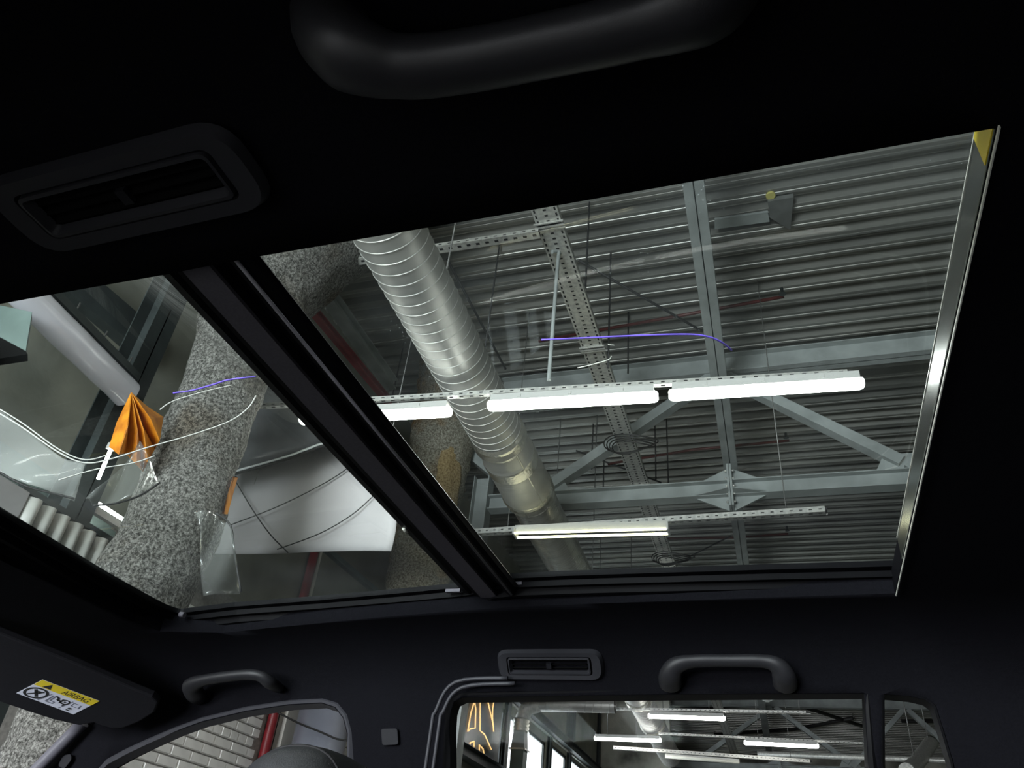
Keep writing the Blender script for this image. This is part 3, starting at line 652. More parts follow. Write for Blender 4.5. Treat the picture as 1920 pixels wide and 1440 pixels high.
column('concrete_column', (-4.2, 4.25), [(ZF, 0.34), (0.9, 0.335), (1.4, 0.335), (2.4, 0.335), (3.3, 0.33), (3.9, 0.34), (4.5, 0.50), (5.2, 0.82), (5.7, 1.05), (ZD, 1.1)], 'roughcast', 'rough grey sprayed concrete column with a flared head in front of the windscreen', 0.025, lean=0.13)
column('concrete_column', (-4.2, 8.42), [(ZF, 0.40), (3.0, 0.385), (4.6, 0.39), (5.2, 0.42), (ZD, 0.5)], 'roughcast2', 'rough brown-stained concrete column behind the black divider bar', 0.03, seed=5.0)
# ochre patch on the second column
c2 = V(-4.2, 8.42, 0)
def patch(s, t):
    an = -1.10 + 1.05*t - 0.1*s; z = 3.7+1.55*s; w = 0.4 + 0.012 + 0.03*math.sin(PI*t)*math.sin(PI*s) + noise.noise(V(t*4, s*6, 1))*0.02
    if not (0 < t < 1 and 0 < s < 1): w = 0.36
    return c2 + V(math.cos(an + 0.12*noise.noise(V(s*5, 3, 0)))*w, math.sin(an + 0.12*noise.noise(V(s*5, 3, 0)))*w, z)
MB().grid(patch, 20, 12).build('plaster_patch', 'patch', bpy.data.objects['concrete_column.001'], label='ochre crumbling plaster patch')
# steel plate post carrying the truss end
tag(MB().ibeam((-3.62, 8.74, ZF), (-3.62, 8.74, 5.0), 0.2, 0.22, up=V(1, 0, 0)).build('steel_post', 'steel'), 'grey steel post under the end of the nearest truss', 'post')

# ================================================================ bay in front of the windscreen
zt = 3.2
a, b = atz(62, 566, zt), atz(238, 738, zt); d = (b-a).normalized()
def slv(s, t):
    p = (a-d*2.2)+(b-a+d*2.2)*s; an = 2*PI*t; r = 0.115*(1+0.05*noise.noise(V(s*16, math.cos(an), math.sin(an))))
    return p + V(math.cos(an)*r, 0, math.sin(an)*r)
t = thing('plastic_sleeve', (a+b)/2, 'shiny white plastic ventilation sleeve hanging under the dark beam', 'sleeve')
MB().grid(slv, 60, 24).build('sleeve', 'sleeve', t)
for k in range(4):
    p = a+(b-a)*(0.3*k); MB().tube([p+V(0, 0, 0.11), p+V(0, 0, 0.28)], 0.006, 6).build('hook', 'rod', t)
MB().bar(a-d*2.2+V(0.04, 0, 0.15), b+V(0.04, 0, 0.15), 0.04, 0.06).build('carrier_rail', 'steel_dark', t)
a2, b2 = atz(130, 548, 4.2), atz(262, 655, 4.2); d2 = (b2-a2).normalized()
tag(MB().bar(a2-d2*3, b2-d2*0.1, 0.42, 0.3).build('roof_beam', 'steel_dark'), 'dark steel beam above the white plastic sleeve', 'beam', 'roof beams running away from the car')
tag(MB().ibeam((-4.95, 3.97, ZF), (-4.95, 3.97, 4.95), 0.24, 0.24, up=V(1, 0, 0)).build('steel_post', 'steel_dark'), 'dark steel column crossing the end of the white plastic sleeve', 'post')
# girders, lamp and pleated curtain along the front wall
def girder(u0, v0, u1, v1, w, label, m, x=-5.15, y0=None, name='wall_girder'):
    a, b = atx(u0, v0, x), atx(u1, v1, x); mb = MB(); z = (a.z+b.z)/2; ys = -1.0 if y0 is None else y0
    mb.bar((x-0.1, ys, z), (x-0.1, b.y+0.1, z), 0.2, w); return tag(mb.build(name, m), label, 'girder')
girder(60, 912, 190, 985, 0.30, 'upper green-grey steel girder along the front wall', 'green_steel')
girder(30, 928, 190, 1015, 0.28, 'lower green-grey steel girder above the pleated curtain', 'green_steel', x=-5.12)
p, q = atx(164, 936, -4.9), atx(228, 984, -4.9); z = (p.z+q.z)/2
t = thing('tube_lamp', (p+q)/2, 'slim lit lamp in front of the green-grey girder', 'lamp', 'lit tube lamps')
MB().tube([V(p.x, p.y, z+0.03), V(q.x, q.y, z+0.03)], 0.015, 10).build('tube', 'tube_on', t); MB().bar(V(p.x, p.y, z-0.03), V(q.x, q.y, z-0.03), 0.05, 0.05).build('housing', 'white_paint', t)
p, q = atx(208, 842, -4.55), atx(184, 898, -4.55)
t = thing('tube_lamp', (p+q)/2, 'short upright lit lamp under the orange plastic', 'lamp', 'lit tube lamps')
MB().tube([p, q], 0.013, 8).build('tube', 'tube_on', t); MB().box(p+V(0, 0, 0.02), (0.05, 0.05, 0.05)).build('end_cap', 'lamp_body', t)
CXP = -4.66
pl = thing('pleated_curtain', atx(110, 1000, CXP), 'pale pleated curtain gathered along the front wall', 'curtain')
a, b = atx(40, 960, CXP), atx(192, 1058, CXP); z = (a.z+b.z)/2; n = 7
for k in range(n):
    y0_ = a.y-0.05+(b.y-a.y+0.1)*k/n; y1_ = a.y-0.05+(b.y-a.y+0.1)*(k+1)/n
    MB().grid(lambda s, t: V(CXP+0.10*math.sin(PI*s)**0.6, y0_+(y1_-y0_)*s, z-0.11+0.22*t), 8, 1).build('pleat', 'blanket', pl, solid=0.01)
MB().bar((CXP+0.02, a.y-0.1, z+0.15), (CXP+0.02, b.y+0.1, z+0.15), 0.06, 0.04).build('curtain_rail', 'steel_dark', pl)
MB().bar((CXP+0.02, a.y-0.1, z-0.15), (CXP+0.02, b.y+0.1, z-0.15), 0.05, 0.03).build('bottom_rail', 'galv', pl)
p = atx(-12, 932, -4.65); tag(MB().box(p, (0.12, 0.36, 0.24)).build('wall_box', 'panel', bevel=0.01), 'plain pale wall box at the end of the pleated curtain', 'box')
t = thing('hanging_unit', aty(20, 625, 2.55), 'green hanging box with a black underside beside the white sleeve', 'box')
P = [(-60, 560), (60, 585), (48, 658), (-60, 600)]
MB().prism([aty(u, v, 2.6) for u, v in P], (-0.06, 0.06, 0)).build('housing', 'green_steel', t)
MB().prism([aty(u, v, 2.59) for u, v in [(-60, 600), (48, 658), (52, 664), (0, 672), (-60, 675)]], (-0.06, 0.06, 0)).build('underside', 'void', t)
# orange plastic
top = atx(246, 736, -4.20); low = [(205, 838), (222, 852), (236, 850), (255, 870), (268, 884), (276, 866), (290, 842), (299, 826), (306, 782)]
mb = MB(); lp = [atx(u, v, -4.20+(0.07 if i % 2 else -0.04)) for i, (u, v) in enumerate(low)]
for i in range(len(lp)-1):
    m_ = (top*0.45+lp[i]*0.55); n_ = (top*0.45+lp[i+1]*0.55); m_ = m_+V(0.03 if i % 2 else -0.02, 0, 0); n_ = n_+V(-0.02 if i % 2 else 0.03, 0, 0)
    mb.add([top, m_, n_], [(0, 1, 2)], False); mb.add([m_, lp[i], lp[i+1], n_], [(0, 1, 2, 3)], False)
tag(mb.build('orange_plastic', 'orange', solid=0.006), 'crumpled orange plastic sheet hanging at the rough column', 'plastic sheet')
P = [atx(u, v, -3.85) for u, v in ((437, 893), (443, 893), (424, 962), (416, 962))]
tag(MB().prism(P, (0.0, 0.02, 0.0)).build('orange_strap', 'orange'), 'narrow orange strap hanging at the edge of the rough column', 'strap')
# white sheet hanging across the bay
zsh = atz(440, 1045, 3.0)
YP = 5.9
P = [aty(u, v, YP) for u, v in ((385, 1049), (736, 1022), (752, 905), (700, 640), (480, 640), (400, 900))]
lo = P[0].lerp(P[1], 0.5).z
xa, xb = max(P[0].x, -5.40), P[1].x; zs_ = 3.9
t = thing('white_sheet', ((xa+xb)/2, YP, lo), 'large plain off-white sheet hanging behind the rough column', 'sheet')
MB().grid(lambda s, t: V(xa+(xb-xa)*s, YP+0.02*math.sin(6*s)+0.015*math.sin(9*t), lo-0.03+0.06*(1-s)+(4.05-max(0, s-0.72)/0.28*0.52-lo)*t), 24, 12).build('sheet', 'panel', t, solid=0.012)
for x in (xa+0.3, xb-0.25): MB().tube([(x, YP, 3.5), (x, YP, ZD+0.1)], 0.006, 6).build('rope', 'rod', t)
for pts, w in (([(432, 885), (470, 950), (505, 1000), (540, 1036)], 'across the off-white sheet beside the orange strap'), ([(430, 985), (520, 950), (610, 905), (660, 870), (690, 830)], 'rising across the off-white sheet'), ([(520, 1030), (600, 1000), (660, 965), (700, 930)], 'across the lower edge of the off-white sheet')):
    tag(MB().tube(smooth_path([aty(u, v, 5.82) for u, v in pts], 5), 0.006, 6).build('thin_cable', 'wire'), 'thin dark cable slung ' + w, 'cable', 'thin cables in the front bay')
# dark tarp with a pale hem
lowc = [(405, 897), (450, 882), (500, 868), (550, 853), (600, 834), (640, 821), (690, 806)]; upc = [(425, 720), (470, 700), (520, 690), (550, 690), (575, 690), (595, 690), (612, 690)]
lo3 = [aty(u, v, 5.5) for u, v in lowc]; up3 = [aty(u, v, 5.7) for u, v in upc]
def tarp(s, t):
    x = s*6; i = min(int(x), 5); f = x-i; a = lo3[i].lerp(lo3[i+1], f); b = up3[i].lerp(up3[i+1], f)
    p = a.lerp(b, t); p.y -= 0.22*math.sin(PI*min(1, t*1.15))**0.8 + 0.03*math.sin(8*s+3*t); return p
t = thing('grey_tarp', lo3[3], 'glossy dark grey tarp bulging over the off-white sheet', 'tarp')
MB().grid(tarp, 30, 16).build('tarp', 'tarp', t, solid=0.008)
MB().tube(smooth_path([p+V(0, -0.02, -0.01) for p in lo3], 5), 0.012, 8).build('hem', 'tarp_hem', t)
MB().tube(smooth_path([p+V(0, -0.01, -0.035) for p in lo3], 5), 0.014, 8).build('hem_cord', 'wire', t)
# pale curves drawn for reflection and scratch lines on the glass
def droop(pts, d, label, r=0.006):
    tag(MB().tube(smooth_path([onplane(u, v, (-2.6, 2.6, 0), (-1, 1, 0)) for u, v in pts], 6), r, 6).build('drawn_reflection_line', 'reflection_pale'), label, 'cable', 'drawn reflection lines over the front bay')
droop([(-30, 758), (40, 800), (110, 848), (160, 868), (210, 860), (280, 838), (360, 815), (430, 790), (465, 765), (480, 742)], 0, 'pale drawn reflection line, lower of the long pair before the column', 0.0035)
droop([(-30, 750), (40, 792), (110, 842), (160, 862), (205, 852)], 0, 'short pale drawn reflection line doubling the long one', 0.003)
droop([(300, 768), (325, 752), (380, 735), (435, 722)], 0, 'pale drawn reflection line, short upper one before the column', 0.003)
droop([(110, 900), (180, 880), (250, 868), (290, 855)], 0, 'pale drawn reflection line, lowest one under the orange plastic', 0.003)
# clear film at the column foot
def film(px0, px1, name, label, y=3.55, m='film'):
    n = len(px0)-1; A = [onplane(u, v, (-3.5, 3.6, 0), (-1, 1, 0)) for u, v in px0]; B_ = [onplane(u, v, (-3.4, 3.7, 0), (-1, 1, 0)) for u, v in px1]
    def fn(s, t):
        x = s*n; i = min(int(x), n-1); a = A[i].lerp(A[i+1], x-i); b = B_[i].lerp(B_[i+1], x-i); p = a.lerp(b, t); p += V(1, -1, 0)*(0.03*math.sin(7*s+4*t)); return p
    tt = thing(name, A[0], label, 'plastic film'); MB().grid(fn, 24, 10).build('sheet', m, tt, solid=0.004)
    MB().tube(smooth_path(B_, 5), 0.007, 6).build('folded_edge', 'wire', tt)
film([(365, 960), (375, 1000), (378, 1060), (380, 1120)], [(405, 962), (432, 985), (440, 1040), (452, 1110)], 'clear_film', 'clear plastic film with a dark folded edge beside the rough column')
film([(-60, 745), (0, 775), (60, 812), (120, 856), (160, 872)], [(-60, 850), (0, 886), (50, 912), (100, 925), (140, 935)], 'clear_film', 'wide hazy plastic film spread above the upper green-grey girder', m='haze_film')
film([(160, 935), (200, 905), (240, 860), (262, 830)], [(175, 948), (215, 944), (260, 930), (300, 905)], 'clear_film', 'crumpled clear plastic film at the foot of the dark steel column')

# ================================================================ the car
def zr(x): return 0.5 - (0.0 if x > -0.45 else 0.055*((-0.45-x)/0.95)**1.4)
def roofhit(u, v, dz=0.0):
    p = atz(u, v, 0.5+dz)
    for _ in range(20): p = atz(u, v, zr(p.x)+dz)
    return p
YC = 0.82
def profile(x):
    """near sill, up over the roof and down to the far sill"""
    half = []
    z0 = zr(x); drop = 0.0
    half.append((0.0, z0)); half += [(0.51*k/8, z0) for k in range(1, 9)]
    e = 0.37 - 0.02*max(0, -x-0.5)
    for k in range(1, 13):
        a = PI/2*k/12; half.append((0.51+0.20*math.sin(a), e+(z0-e)*math.cos(a)))
    for z in (0.3, 0.2, 0.1, 0.0, -0.1, -0.2, -0.35, -0.5, -0.7): half.append((0.71+0.015*max(0, min(1, (0.3-z)/0.3)), z))
    return [V(x, YC-t, z) for t, z in reversed(half[1:])] + [V(x, YC+t, z) for t, z in half]
X0, X1 = -2.75, 0.95
nx = 74
pr = [profile(X0+(X1-X0)*i/nx) for i in range(nx+1)]
mb = MB(); m_ = len(pr[0])
mb.grid(lambda s, t: pr[int(round(s*nx))][int(round(t*(m_-1)))], nx, m_-1)
# the windscreen cuts the shell along the front pillar
A1, A2 = aty(155, 1362, 1.53), aty(78, 1440, 1.53)
me = mb.mesh('headliner'); bm = bmesh.new(); bm.from_mesh(me)
dn = (A2-A1).normalized(); nrm = V(0, 1, 0).cross(dn).normalized()
if nrm.x > 0: nrm = -nrm
C1 = V(-2.15, YC, 0.385)                                  # the middle of the windscreen header lies further forward
for sgn in (1, -1):
    a1, a2 = V(A1.x, YC+sgn*(A1.y-YC), A1.z), V(A2.x, YC+sgn*(A2.y-YC), A2.z); pn = (a2-a1).cross(C1-a1).normalized()
    if pn.x > 0: pn = -pn
    fs = [f for f in bm.faces if (f.calc_center_median().y-YC)*sgn > 0]; es = {e for f in fs for e in f.edges}; vs = {v for f in fs for v in f.verts}
    bmesh.ops.bisect_plane(bm, geom=list(vs)+list(es)+fs, plane_co=a1+V(0, 0, CZ), plane_no=pn, clear_outer=True)
bmesh.ops.recalc_face_normals(bm, faces=bm.faces)
if sum(f.normal.z*f.calc_area() for f in bm.faces) < 0: bmesh.ops.reverse_faces(bm, faces=bm.faces)
bm.to_mesh(me); bm.free()
hl = bpy.data.objects.new('headliner', me); COL.objects.link(hl); me.materials.append(M['headliner'])
tag(hl, 'black fabric headliner and pillar lining around the sunroof', kind='structure')
md = hl.modifiers.new('t', 'SOLIDIFY'); md.thickness = 0.035; md.offset = 1
def cutter(poly, off):
    c = MB().prism(poly, off); me = c.mesh('cut'); bm = bmesh.new(); bm.from_mesh(me); bmesh.ops.recalc_face_normals(bm, faces=bm.faces); bm.to_mesh(me); bm.free()
    o = bpy.data.objects.new('cut', me); COL.objects.link(o); md = hl.modifiers.new('b', 'BOOLEAN'); md.operation = 'DIFFERENCE'; md.object = o; md.solver = 'EXACT'; return o
# sunroof opening, from the trim edge seen in the picture
near = [roofhit(u, v) for u, v in ((1868, 240), (1500, 305), (1000, 393), (490, 480), (310, 515), (0, 570))]
far = [roofhit(u, v) for u, v in ((1678, 1112), (1300, 1124), (860, 1143), (600, 1165), (420, 1183))]
fr = [roofhit(u, v) for u, v in ((300, 1183), (250, 1166), (150, 1118), (0, 1050))]
fl = V(fr[-1].x+0.005, 0.372, 0)
nl = V(near[-1].x, near[-1].y, 0)
hole = [near[0], *near[1:], V(-1.33, near[-1].y-0.002, 0), V(fr[-1].x+0.04, near[-1].y+0.05, 0)] + list(reversed(fr)) + list(reversed(far))
hole = [V(p.x, p.y, 0.3) for p in hole]
cuts = [cutter(hole, (0, 0, 0.4))]
def winpoly(px, below):
    return [aty(u, v, 1.572) for u, v in px] + below
wf = winpoly([(225, 1440), (262, 1420), (300, 1402), (350, 1380), (400, 1362), (480, 1343), (560, 1331), (620, 1328), (645, 1336), (660, 1355), (668, 1385), (668, 1440)], [V(-0.80, 1.53, -0.15), V(-1.72, 1.53, -0.15)])
wr = winpoly([(858, 1440), (857, 1380), (859, 1345), (865, 1326), (880, 1318), (1000, 1316), (1300, 1313), (1618, 1312), (1625, 1440)], [V(0.10, 1.53, -0.15), V(-0.60, 1.53, -0.15)])
wq = winpoly([(1655, 1440), (1655, 1314), (1700, 1317), (1730, 1324), (1745, 1336), (1760, 1385), (1776, 1440)], [V(0.235, 1.53, 0.12), V(0.13, 1.53, 0.12)])
for w in (wf, wr, wq):
    cuts.append(cutter([V(p.x, 1.36, p.z) for p in w], (0, 0.5, 0)))
for w in (wf, wr):
    cuts.append(cutter([V(p.x, -0.10, p.z) for p in w], (0, 0.42, 0)))
dg = bpy.context.evaluated_depsgraph_get(); dg.update()
nm = bpy.data.meshes.new_from_object(hl.evaluated_get(dg)); hl.modifiers.clear(); hl.data = nm; nm.name = 'headliner'
for c in cuts: bpy.data.objects.remove(c)
# close the tail and the floor so that the cabin is a box
structure('car_floor', MB().box((-0.9, YC, -0.75), (3.7, 1.5, 0.06)), 'trim', 'dark floor of the car cabin')
structure('tailgate_lining', MB().box((0.95, YC, -0.12), (0.05, 1.46, 1.22)), 'trim', 'dark lining at the rear end of the cabin')
# windscreen and side glass
def glass(name, poly, off, label):
    o = MB().prism(poly, off).build(name, 'side_glass'); tag(o, label, kind='structure'); return o
def shrink(poly, k): 
    c = sum(poly, V(0, 0, 0))/len(poly); return [c+(p-c)*k for p in poly]
glass('window_6', [V(p.x, 1.558, p.z) for p in shrink(wf, 1.02)], (0, 0.004, 0), 'front side window of the car showing white bricks')
glass('window_7', [V(p.x, 1.558, p.z) for p in shrink(wr, 1.02)], (0, 0.004, 0), 'large rear side window of the car showing the lit hall')
glass('window_8', [V(p.x, 1.558, p.z) for p in shrink(wq, 1.02)], (0, 0.004, 0), 'small quarter window of the car behind the thin black pillar')
def wsp(s, t):
    y = 0.13+1.38*s; f = 1-(abs(y-YC)/0.71)**2; top = A1.lerp(C1, min(1, 1-abs(y-YC)/0.71)); return V(top.x, y, top.z) + dn*(-0.03+0.75*t) + V(-0.02, 0, 0)*f
ws = MB().grid(wsp, 20, 2).build('window_9', 'side_glass', solid=0.005); tag(ws, 'windscreen of the car below the sun visor', kind='structure')
structure('dashboard', MB().box((-2.2, YC, -0.42), (0.5, 1.4, 0.5)), 'trim', 'dark dashboard below the windscreen')
# frames around the side windows
def frame_ring(name, poly, outer, inner, material, label, y0=1.527, y1=1.547):
    c = sum(poly, V(0, 0, 0))/len(poly); n = len(poly)
    def offset(d):
        out = []
        for i in range(n):
            p, a, b = poly[i], poly[i-1], poly[(i+1) % n]; e1 = (p-a).normalized(); e2 = (b-p).normalized(); n1 = V(-e1.z, 0, e1.x); n2 = V(-e2.z, 0, e2.x); m = (n1+n2).normalized(); 
            if m.dot(p-c) < 0: m = -m
            out.append(p+m*d)
        return out
    po, pi = offset(outer), offset(-inner); mb = MB()
    a = [V(p.x, y0+0.006, p.z) for p in po]; b = [V(p.x, y0, p.z) for p in offset(outer*0.5)]; c_ = [V(p.x, y0+0.004, p.z) for p in offset(0)]; d = [V(p.x, y1+0.01, p.z) for p in pi]
    mb.ring(a, b); mb.ring(b, c_); mb.ring(c_, d); mb.ring(d, [V(p.x, y1+0.02, p.z) for p in po]); mb.ring([V(p.x, y1+0.02, p.z) for p in po], a)
    o = mb.build(name, material); tag(o, label, kind='structure'); return o
frame_ring('trim_4', wf, 0.014, 0.004, 'doortrim', 'dark grey door frame around the front side window')
frame_ring('trim_5', wr, 0.016, 0.004, 'rubber', 'black rubber frame around the rear side window')
frame_ring('trim_6', wq, 0.006, 0.003, 'rubber', 'black rubber frame around the quarter window')
for k, x in enumerate((-0.652, -0.668)):
    pts = [V(x-0.0, 1.50, -0.15), V(x, 1.50, 0.28), V(x+0.006, 1.498, 0.34), V(x+0.04, 1.497, 0.385+0.01*k), V(x+0.15, 1.497, 0.394+0.01*k)]
    structure('trim_%d' % (7+k), MB().tube(smooth_path(pts, 5), 0.004, 8), 'doortrim', ('inner' if k == 0 else 'outer') + ' piping along the front edge of the rear door frame')
# front pillar cover strip and airbag tags
po = V(0.020, -0.022, 0.004)
structure('trim_9', MB().tube([A1+po, A1.lerp(A2, 0.5)+po, A2+po, A2+dn*0.3+po], 0.0145, 12), 'pillar_edge', 'grey edge strip down the front pillar beside the windscreen')
def badge(px, y, name, label):
    P = fillet([aty(u, v, y) for u, v in px], 0.006, 4); o = MB().prism(P, (0, 0.006, 0)).build(name, 'trim', bevel=0.001); tag(o, label, 'cover')
badge([(108, 1436), (118, 1416), (133, 1413), (134, 1424), (120, 1442)], 1.522, 'pillar_cap', 'small rounded black cap on the front pillar')
badge([(714, 1366), (745, 1365), (747, 1396), (716, 1398)], 1.522, 'pillar_cap', 'small square black cap on the middle pillar')

# ---------------------------------------------------------------- sunroof
SRF = thing('panoramic_sunroof', (-0.6, YC, 0.5), 'panoramic glass sunroof in two panes split by a black bar', 'sunroof')
DG = 0.042
def pane(x0, x1, y0, y1, name, material):
    mb = MB(); mb.grid(lambda s, t: V(x0+(x1-x0)*s, y0+(y1-y0)*t, zr(x0+(x1-x0)*s)+DG), 16, 2); return mb.build(name, material, SRF, solid=0.005)
pane(-0.56, 0.42, 0.30, 1.36, 'rear_pane', 'roof_glass')['label'] = 'larger rear glass pane'
pane(-1.56, -0.57, 0.30, 1.52, 'front_pane', 'roof_glass')['label'] = 'front glass pane'
# black roof skin behind the glass rim so that no light leaks past the lining
mb = MB()
def skin(poly): mb.prism([V(x, y, 0.560) for x, y in poly], (0, 0, 0.02))
# rails: far guide rail, front rail, divider
def sweep(path, prof, name, material, parent=SRF):
    """prof: list of (outward, down) added to the path's outward direction"""
    mb = MB(); loops = []
    for i, p in enumerate(path):
        t = (path[min(i+1, len(path)-1)]-path[max(i-1, 0)]); t.z = 0; t.normalize(); o = V(-t.y, t.x, 0)
        loops.append([p+o*a+V(0, 0, b) for a, b in prof])
    n = len(prof)
    for i in range(len(loops)-1):
        mb.add(loops[i]+loops[i+1], [(k, k+1, n+k+1, n+k) for k in range(n-1)], False)
    return mb.build(name, material, parent)
g_far = [roofhit(u, v, 0.04) for u, v in ((1760, 1050), (1678, 1057), (1300, 1068), (955, 1081), (860, 1098), (600, 1122), (440, 1134), (365, 1143))]
g_cor = [roofhit(u, v, 0.04) for u, v in ((338, 1146), (318, 1141), (290, 1128))]
g_fr = [roofhit(u, v, 0.04) for u, v in ((200, 1078), (100, 1018), (0, 958), (-150, 868), (-300, 778))]
path = smooth_path(g_far[:6], 3) + smooth_path(g_far[6:]+g_cor+g_fr, 4)
sweep(list(path), [(0, 0.006), (0, -0.004), (-0.012, -0.006), (-0.014, -0.016), (-0.020, -0.016), (-0.022, -0.012), (-0.028, -0.013), (-0.031, -0.026), (-0.038, -0.028), (-0.040, -0.023), (-0.047, -0.025), (-0.056, -0.038), (-0.058, -0.036), (-0.10, -0.004)], 'guide_rail', 'rail_black')
sweep([p+V(0, 0, 0) for p in path], [(-0.0215, -0.0105), (-0.0265, -0.0095), (-0.0285, -0.0125)], 'rail_bead', 'rubber')
sweep([p+V(0, 0, 0) for p in path], [(-0.0385, -0.024), (-0.043, -0.0205), (-0.0475, -0.0255)], 'rail_bead', 'rubber')
p = path[3*4]; 
for u, v in ((585, 1107), (965, 1095)):
    q = roofhit(u if u > 900 else 850, v if u > 900 else 1108, 0.03); MB().box(q, (0.03, 0.008, 0.006)).build('rail_clip', 'matte', SRF)
q = roofhit(338, 1152, 0.03); MB().tube([q, q+V(0.012, 0.0, -0.002)], 0.006, 8).build('corner_plug', 'matte', SRF)
# divider bar, a moulding along Y
def div(prof, name, material, y0=0.34, y1=1.36):
    mb = MB(); n = len(prof)
    for (a, b), (c, d) in zip(prof[:-1], prof[1:]): mb.add([(a, y0, 0.5+b), (a, y1, 0.5+b), (c, y1, 0.5+d), (c, y0, 0.5+d)], [(0, 1, 2, 3)])
    return mb.build(name, material, SRF)
div([(-0.575, 0.045), (-0.575, 0.026), (-0.562, 0.022), (-0.556, 0.026), (-0.550, 0.020), (-0.5395, 0.020)], 'front_seal', 'rubber')
div([(-0.5395, 0.0205), (-0.5395, 0.016), (-0.506, 0.016), (-0.506, 0.0205)], 'matte_strip', 'matte')
div([(-0.506, 0.0205), (-0.500, 0.030), (-0.489, 0.030), (-0.485, 0.020), (-0.476, 0.014), (-0.470, 0.014), (-0.467, 0.0165), (-0.463, 0.024), (-0.4585, 0.0255), (-0.4555, 0.027), (-0.470, 0.045)], 'gloss_moulding', 'gloss')
MB().tube([(-0.4715, 0.36, 0.5138), (-0.4715, 1.34, 0.5138)], 0.0022, 10).build('painted_highlight', 'highlight_grey', SRF)  # thin pale tube painted in as the glossy moulding's highlight
MB().box((-0.536, 0.85, 0.56), (0.084, 1.1, 0.02)).build('cross_member', 'void', SRF)
MB().tube([(-0.5715, 1.06, 0.524), (-0.5715, 1.075, 0.523)], 0.003, 8).build('pin', 'tube_off', SRF)
# pale clear strip at the rear rim of the glass with a yellow tab
EX = near[0].x
def strip(y0, y1, z0, z1, name, m, x=0.0):
    return MB().box((EX-0.0008-x, (y0+y1)/2, (z0+z1)/2), (0.0012, y1-y0, z1-z0)).build(name, m, SRF)
strip(0.425, 1.20, 0.5003, 0.5345, 'edge_strip', 'polish'); strip(0.40, 1.20, 0.5335, 0.5350, 'edge_line', 'tube_off', 0.0008)
strip(0.425, 0.458, 0.5005, 0.5335, 'yellow_tab', 'yellow_label', 0.001)
MB().box((0.1862, 0.88, 0.4965), (0.0012, 0.92, 0.003)).build('lining_edge', 'tube_off', SRF)
# purple lines drawn on the glass for a neon's reflection
for pts, w in (([(1015, 637), (1090, 634), (1200, 629), (1290, 627), (1330, 632), (1355, 643), (1372, 657)], 'curved at one end on the rear glass pane'), ([(325, 737), (360, 732), (400, 721), (430, 712), (480, 706)], 'on the front glass pane over the rough column')):
    P = [roofhit(u, v, DG+0.004) for u, v in pts]; tag(MB().tube(smooth_path(P, 5), 0.0011, 6).build('purple_reflection_line', 'purple'), 'thin purple neon reflection drawn ' + w, 'reflection', 'drawn purple reflections on the glass')
for pts, w in (([(1083, 690), (1105, 685), (1140, 675), (1146, 668)], 'the rear pane beyond the silver duct'), ([(1140, 646), (1152, 648)], 'the rear pane next to the purple reflection line')):
    P = [roofhit(u, v, DG+0.004) for u, v in pts]; tag(MB().tube(smooth_path(P, 4), 0.0007, 6).build('lint_fibre', 'tube_off'), 'tiny white lint fibre on ' + w, 'lint', 'lint on the glass')

# ---------------------------------------------------------------- grab handles
def grab(pts, rad, label, foot=None, flat=0.8):
    pts = [Vector(p) for p in pts]; t = thing('grab_handle', pts[len(pts)//2], label, 'handle', 'grab handles on the headliner')
    P = smooth_path(pts, 6); k = len(P); R = []
    for i in range(k):
        x = i/(k-1)*(len(rad)-1); j = min(int(x), len(rad)-2); R.append(rad[j]+(rad[j+1]-rad[j])*(x-j))
    MB().tube(P, R, 16, flat=flat, ref=V(0, 0, 1)).build('grip', 'handle', t)
    if foot:
        for p, q, r in foot: MB().tube([p, p.lerp(q, 0.5), q], [r*1.12, r*1.08, r], 16).build('mount', 'handle', t)
    return t
wy = 1.515
def H(u, v, y): return aty(u, v, y)
grab([H(1257, 1283, wy), H(1257, 1266, 1.485), H(1268, 1248, 1.47), H(1300, 1240, 1.465), H(1365, 1239, 1.465), H(1432, 1240, 1.465), H(1458, 1249, 1.47), H(1470, 1267, 1.485), H(1472, 1284, wy)],
     [0.021, 0.021, 0.017, 0.0125, 0.012, 0.0125, 0.017, 0.021, 0.021], 'black grab handle above the rear side window')
grab([H(373, 1308, 1.522), H(366, 1301, 1.495), H(360, 1286, 1.465), H(385, 1275, 1.45), H(450, 1266, 1.445), H(485, 1267, 1.45), H(505, 1279, 1.47), H(522, 1290, 1.515)],
     [0.019, 0.022, 0.020, 0.0135, 0.0125, 0.013, 0.016, 0.013], 'black grab handle above the front side window, beside the sun visor')
zn = 0.445
grab([atz(620, 30, 0.49), atz(625, 62, 0.47), atz(660, 100, 0.45), atz(745, 125, zn), atz(850, 119, zn), atz(1000, 92, zn), atz(1200, 48, zn), atz(1310, 8, 0.45), atz(1345, -25, 0.47), atz(1350, -45, 0.49)],
     [0.030, 0.032, 0.030, 0.0235, 0.0225, 0.022, 0.0225, 0.028, 0.032, 0.032], 'large dark grab handle close overhead on the black headliner')
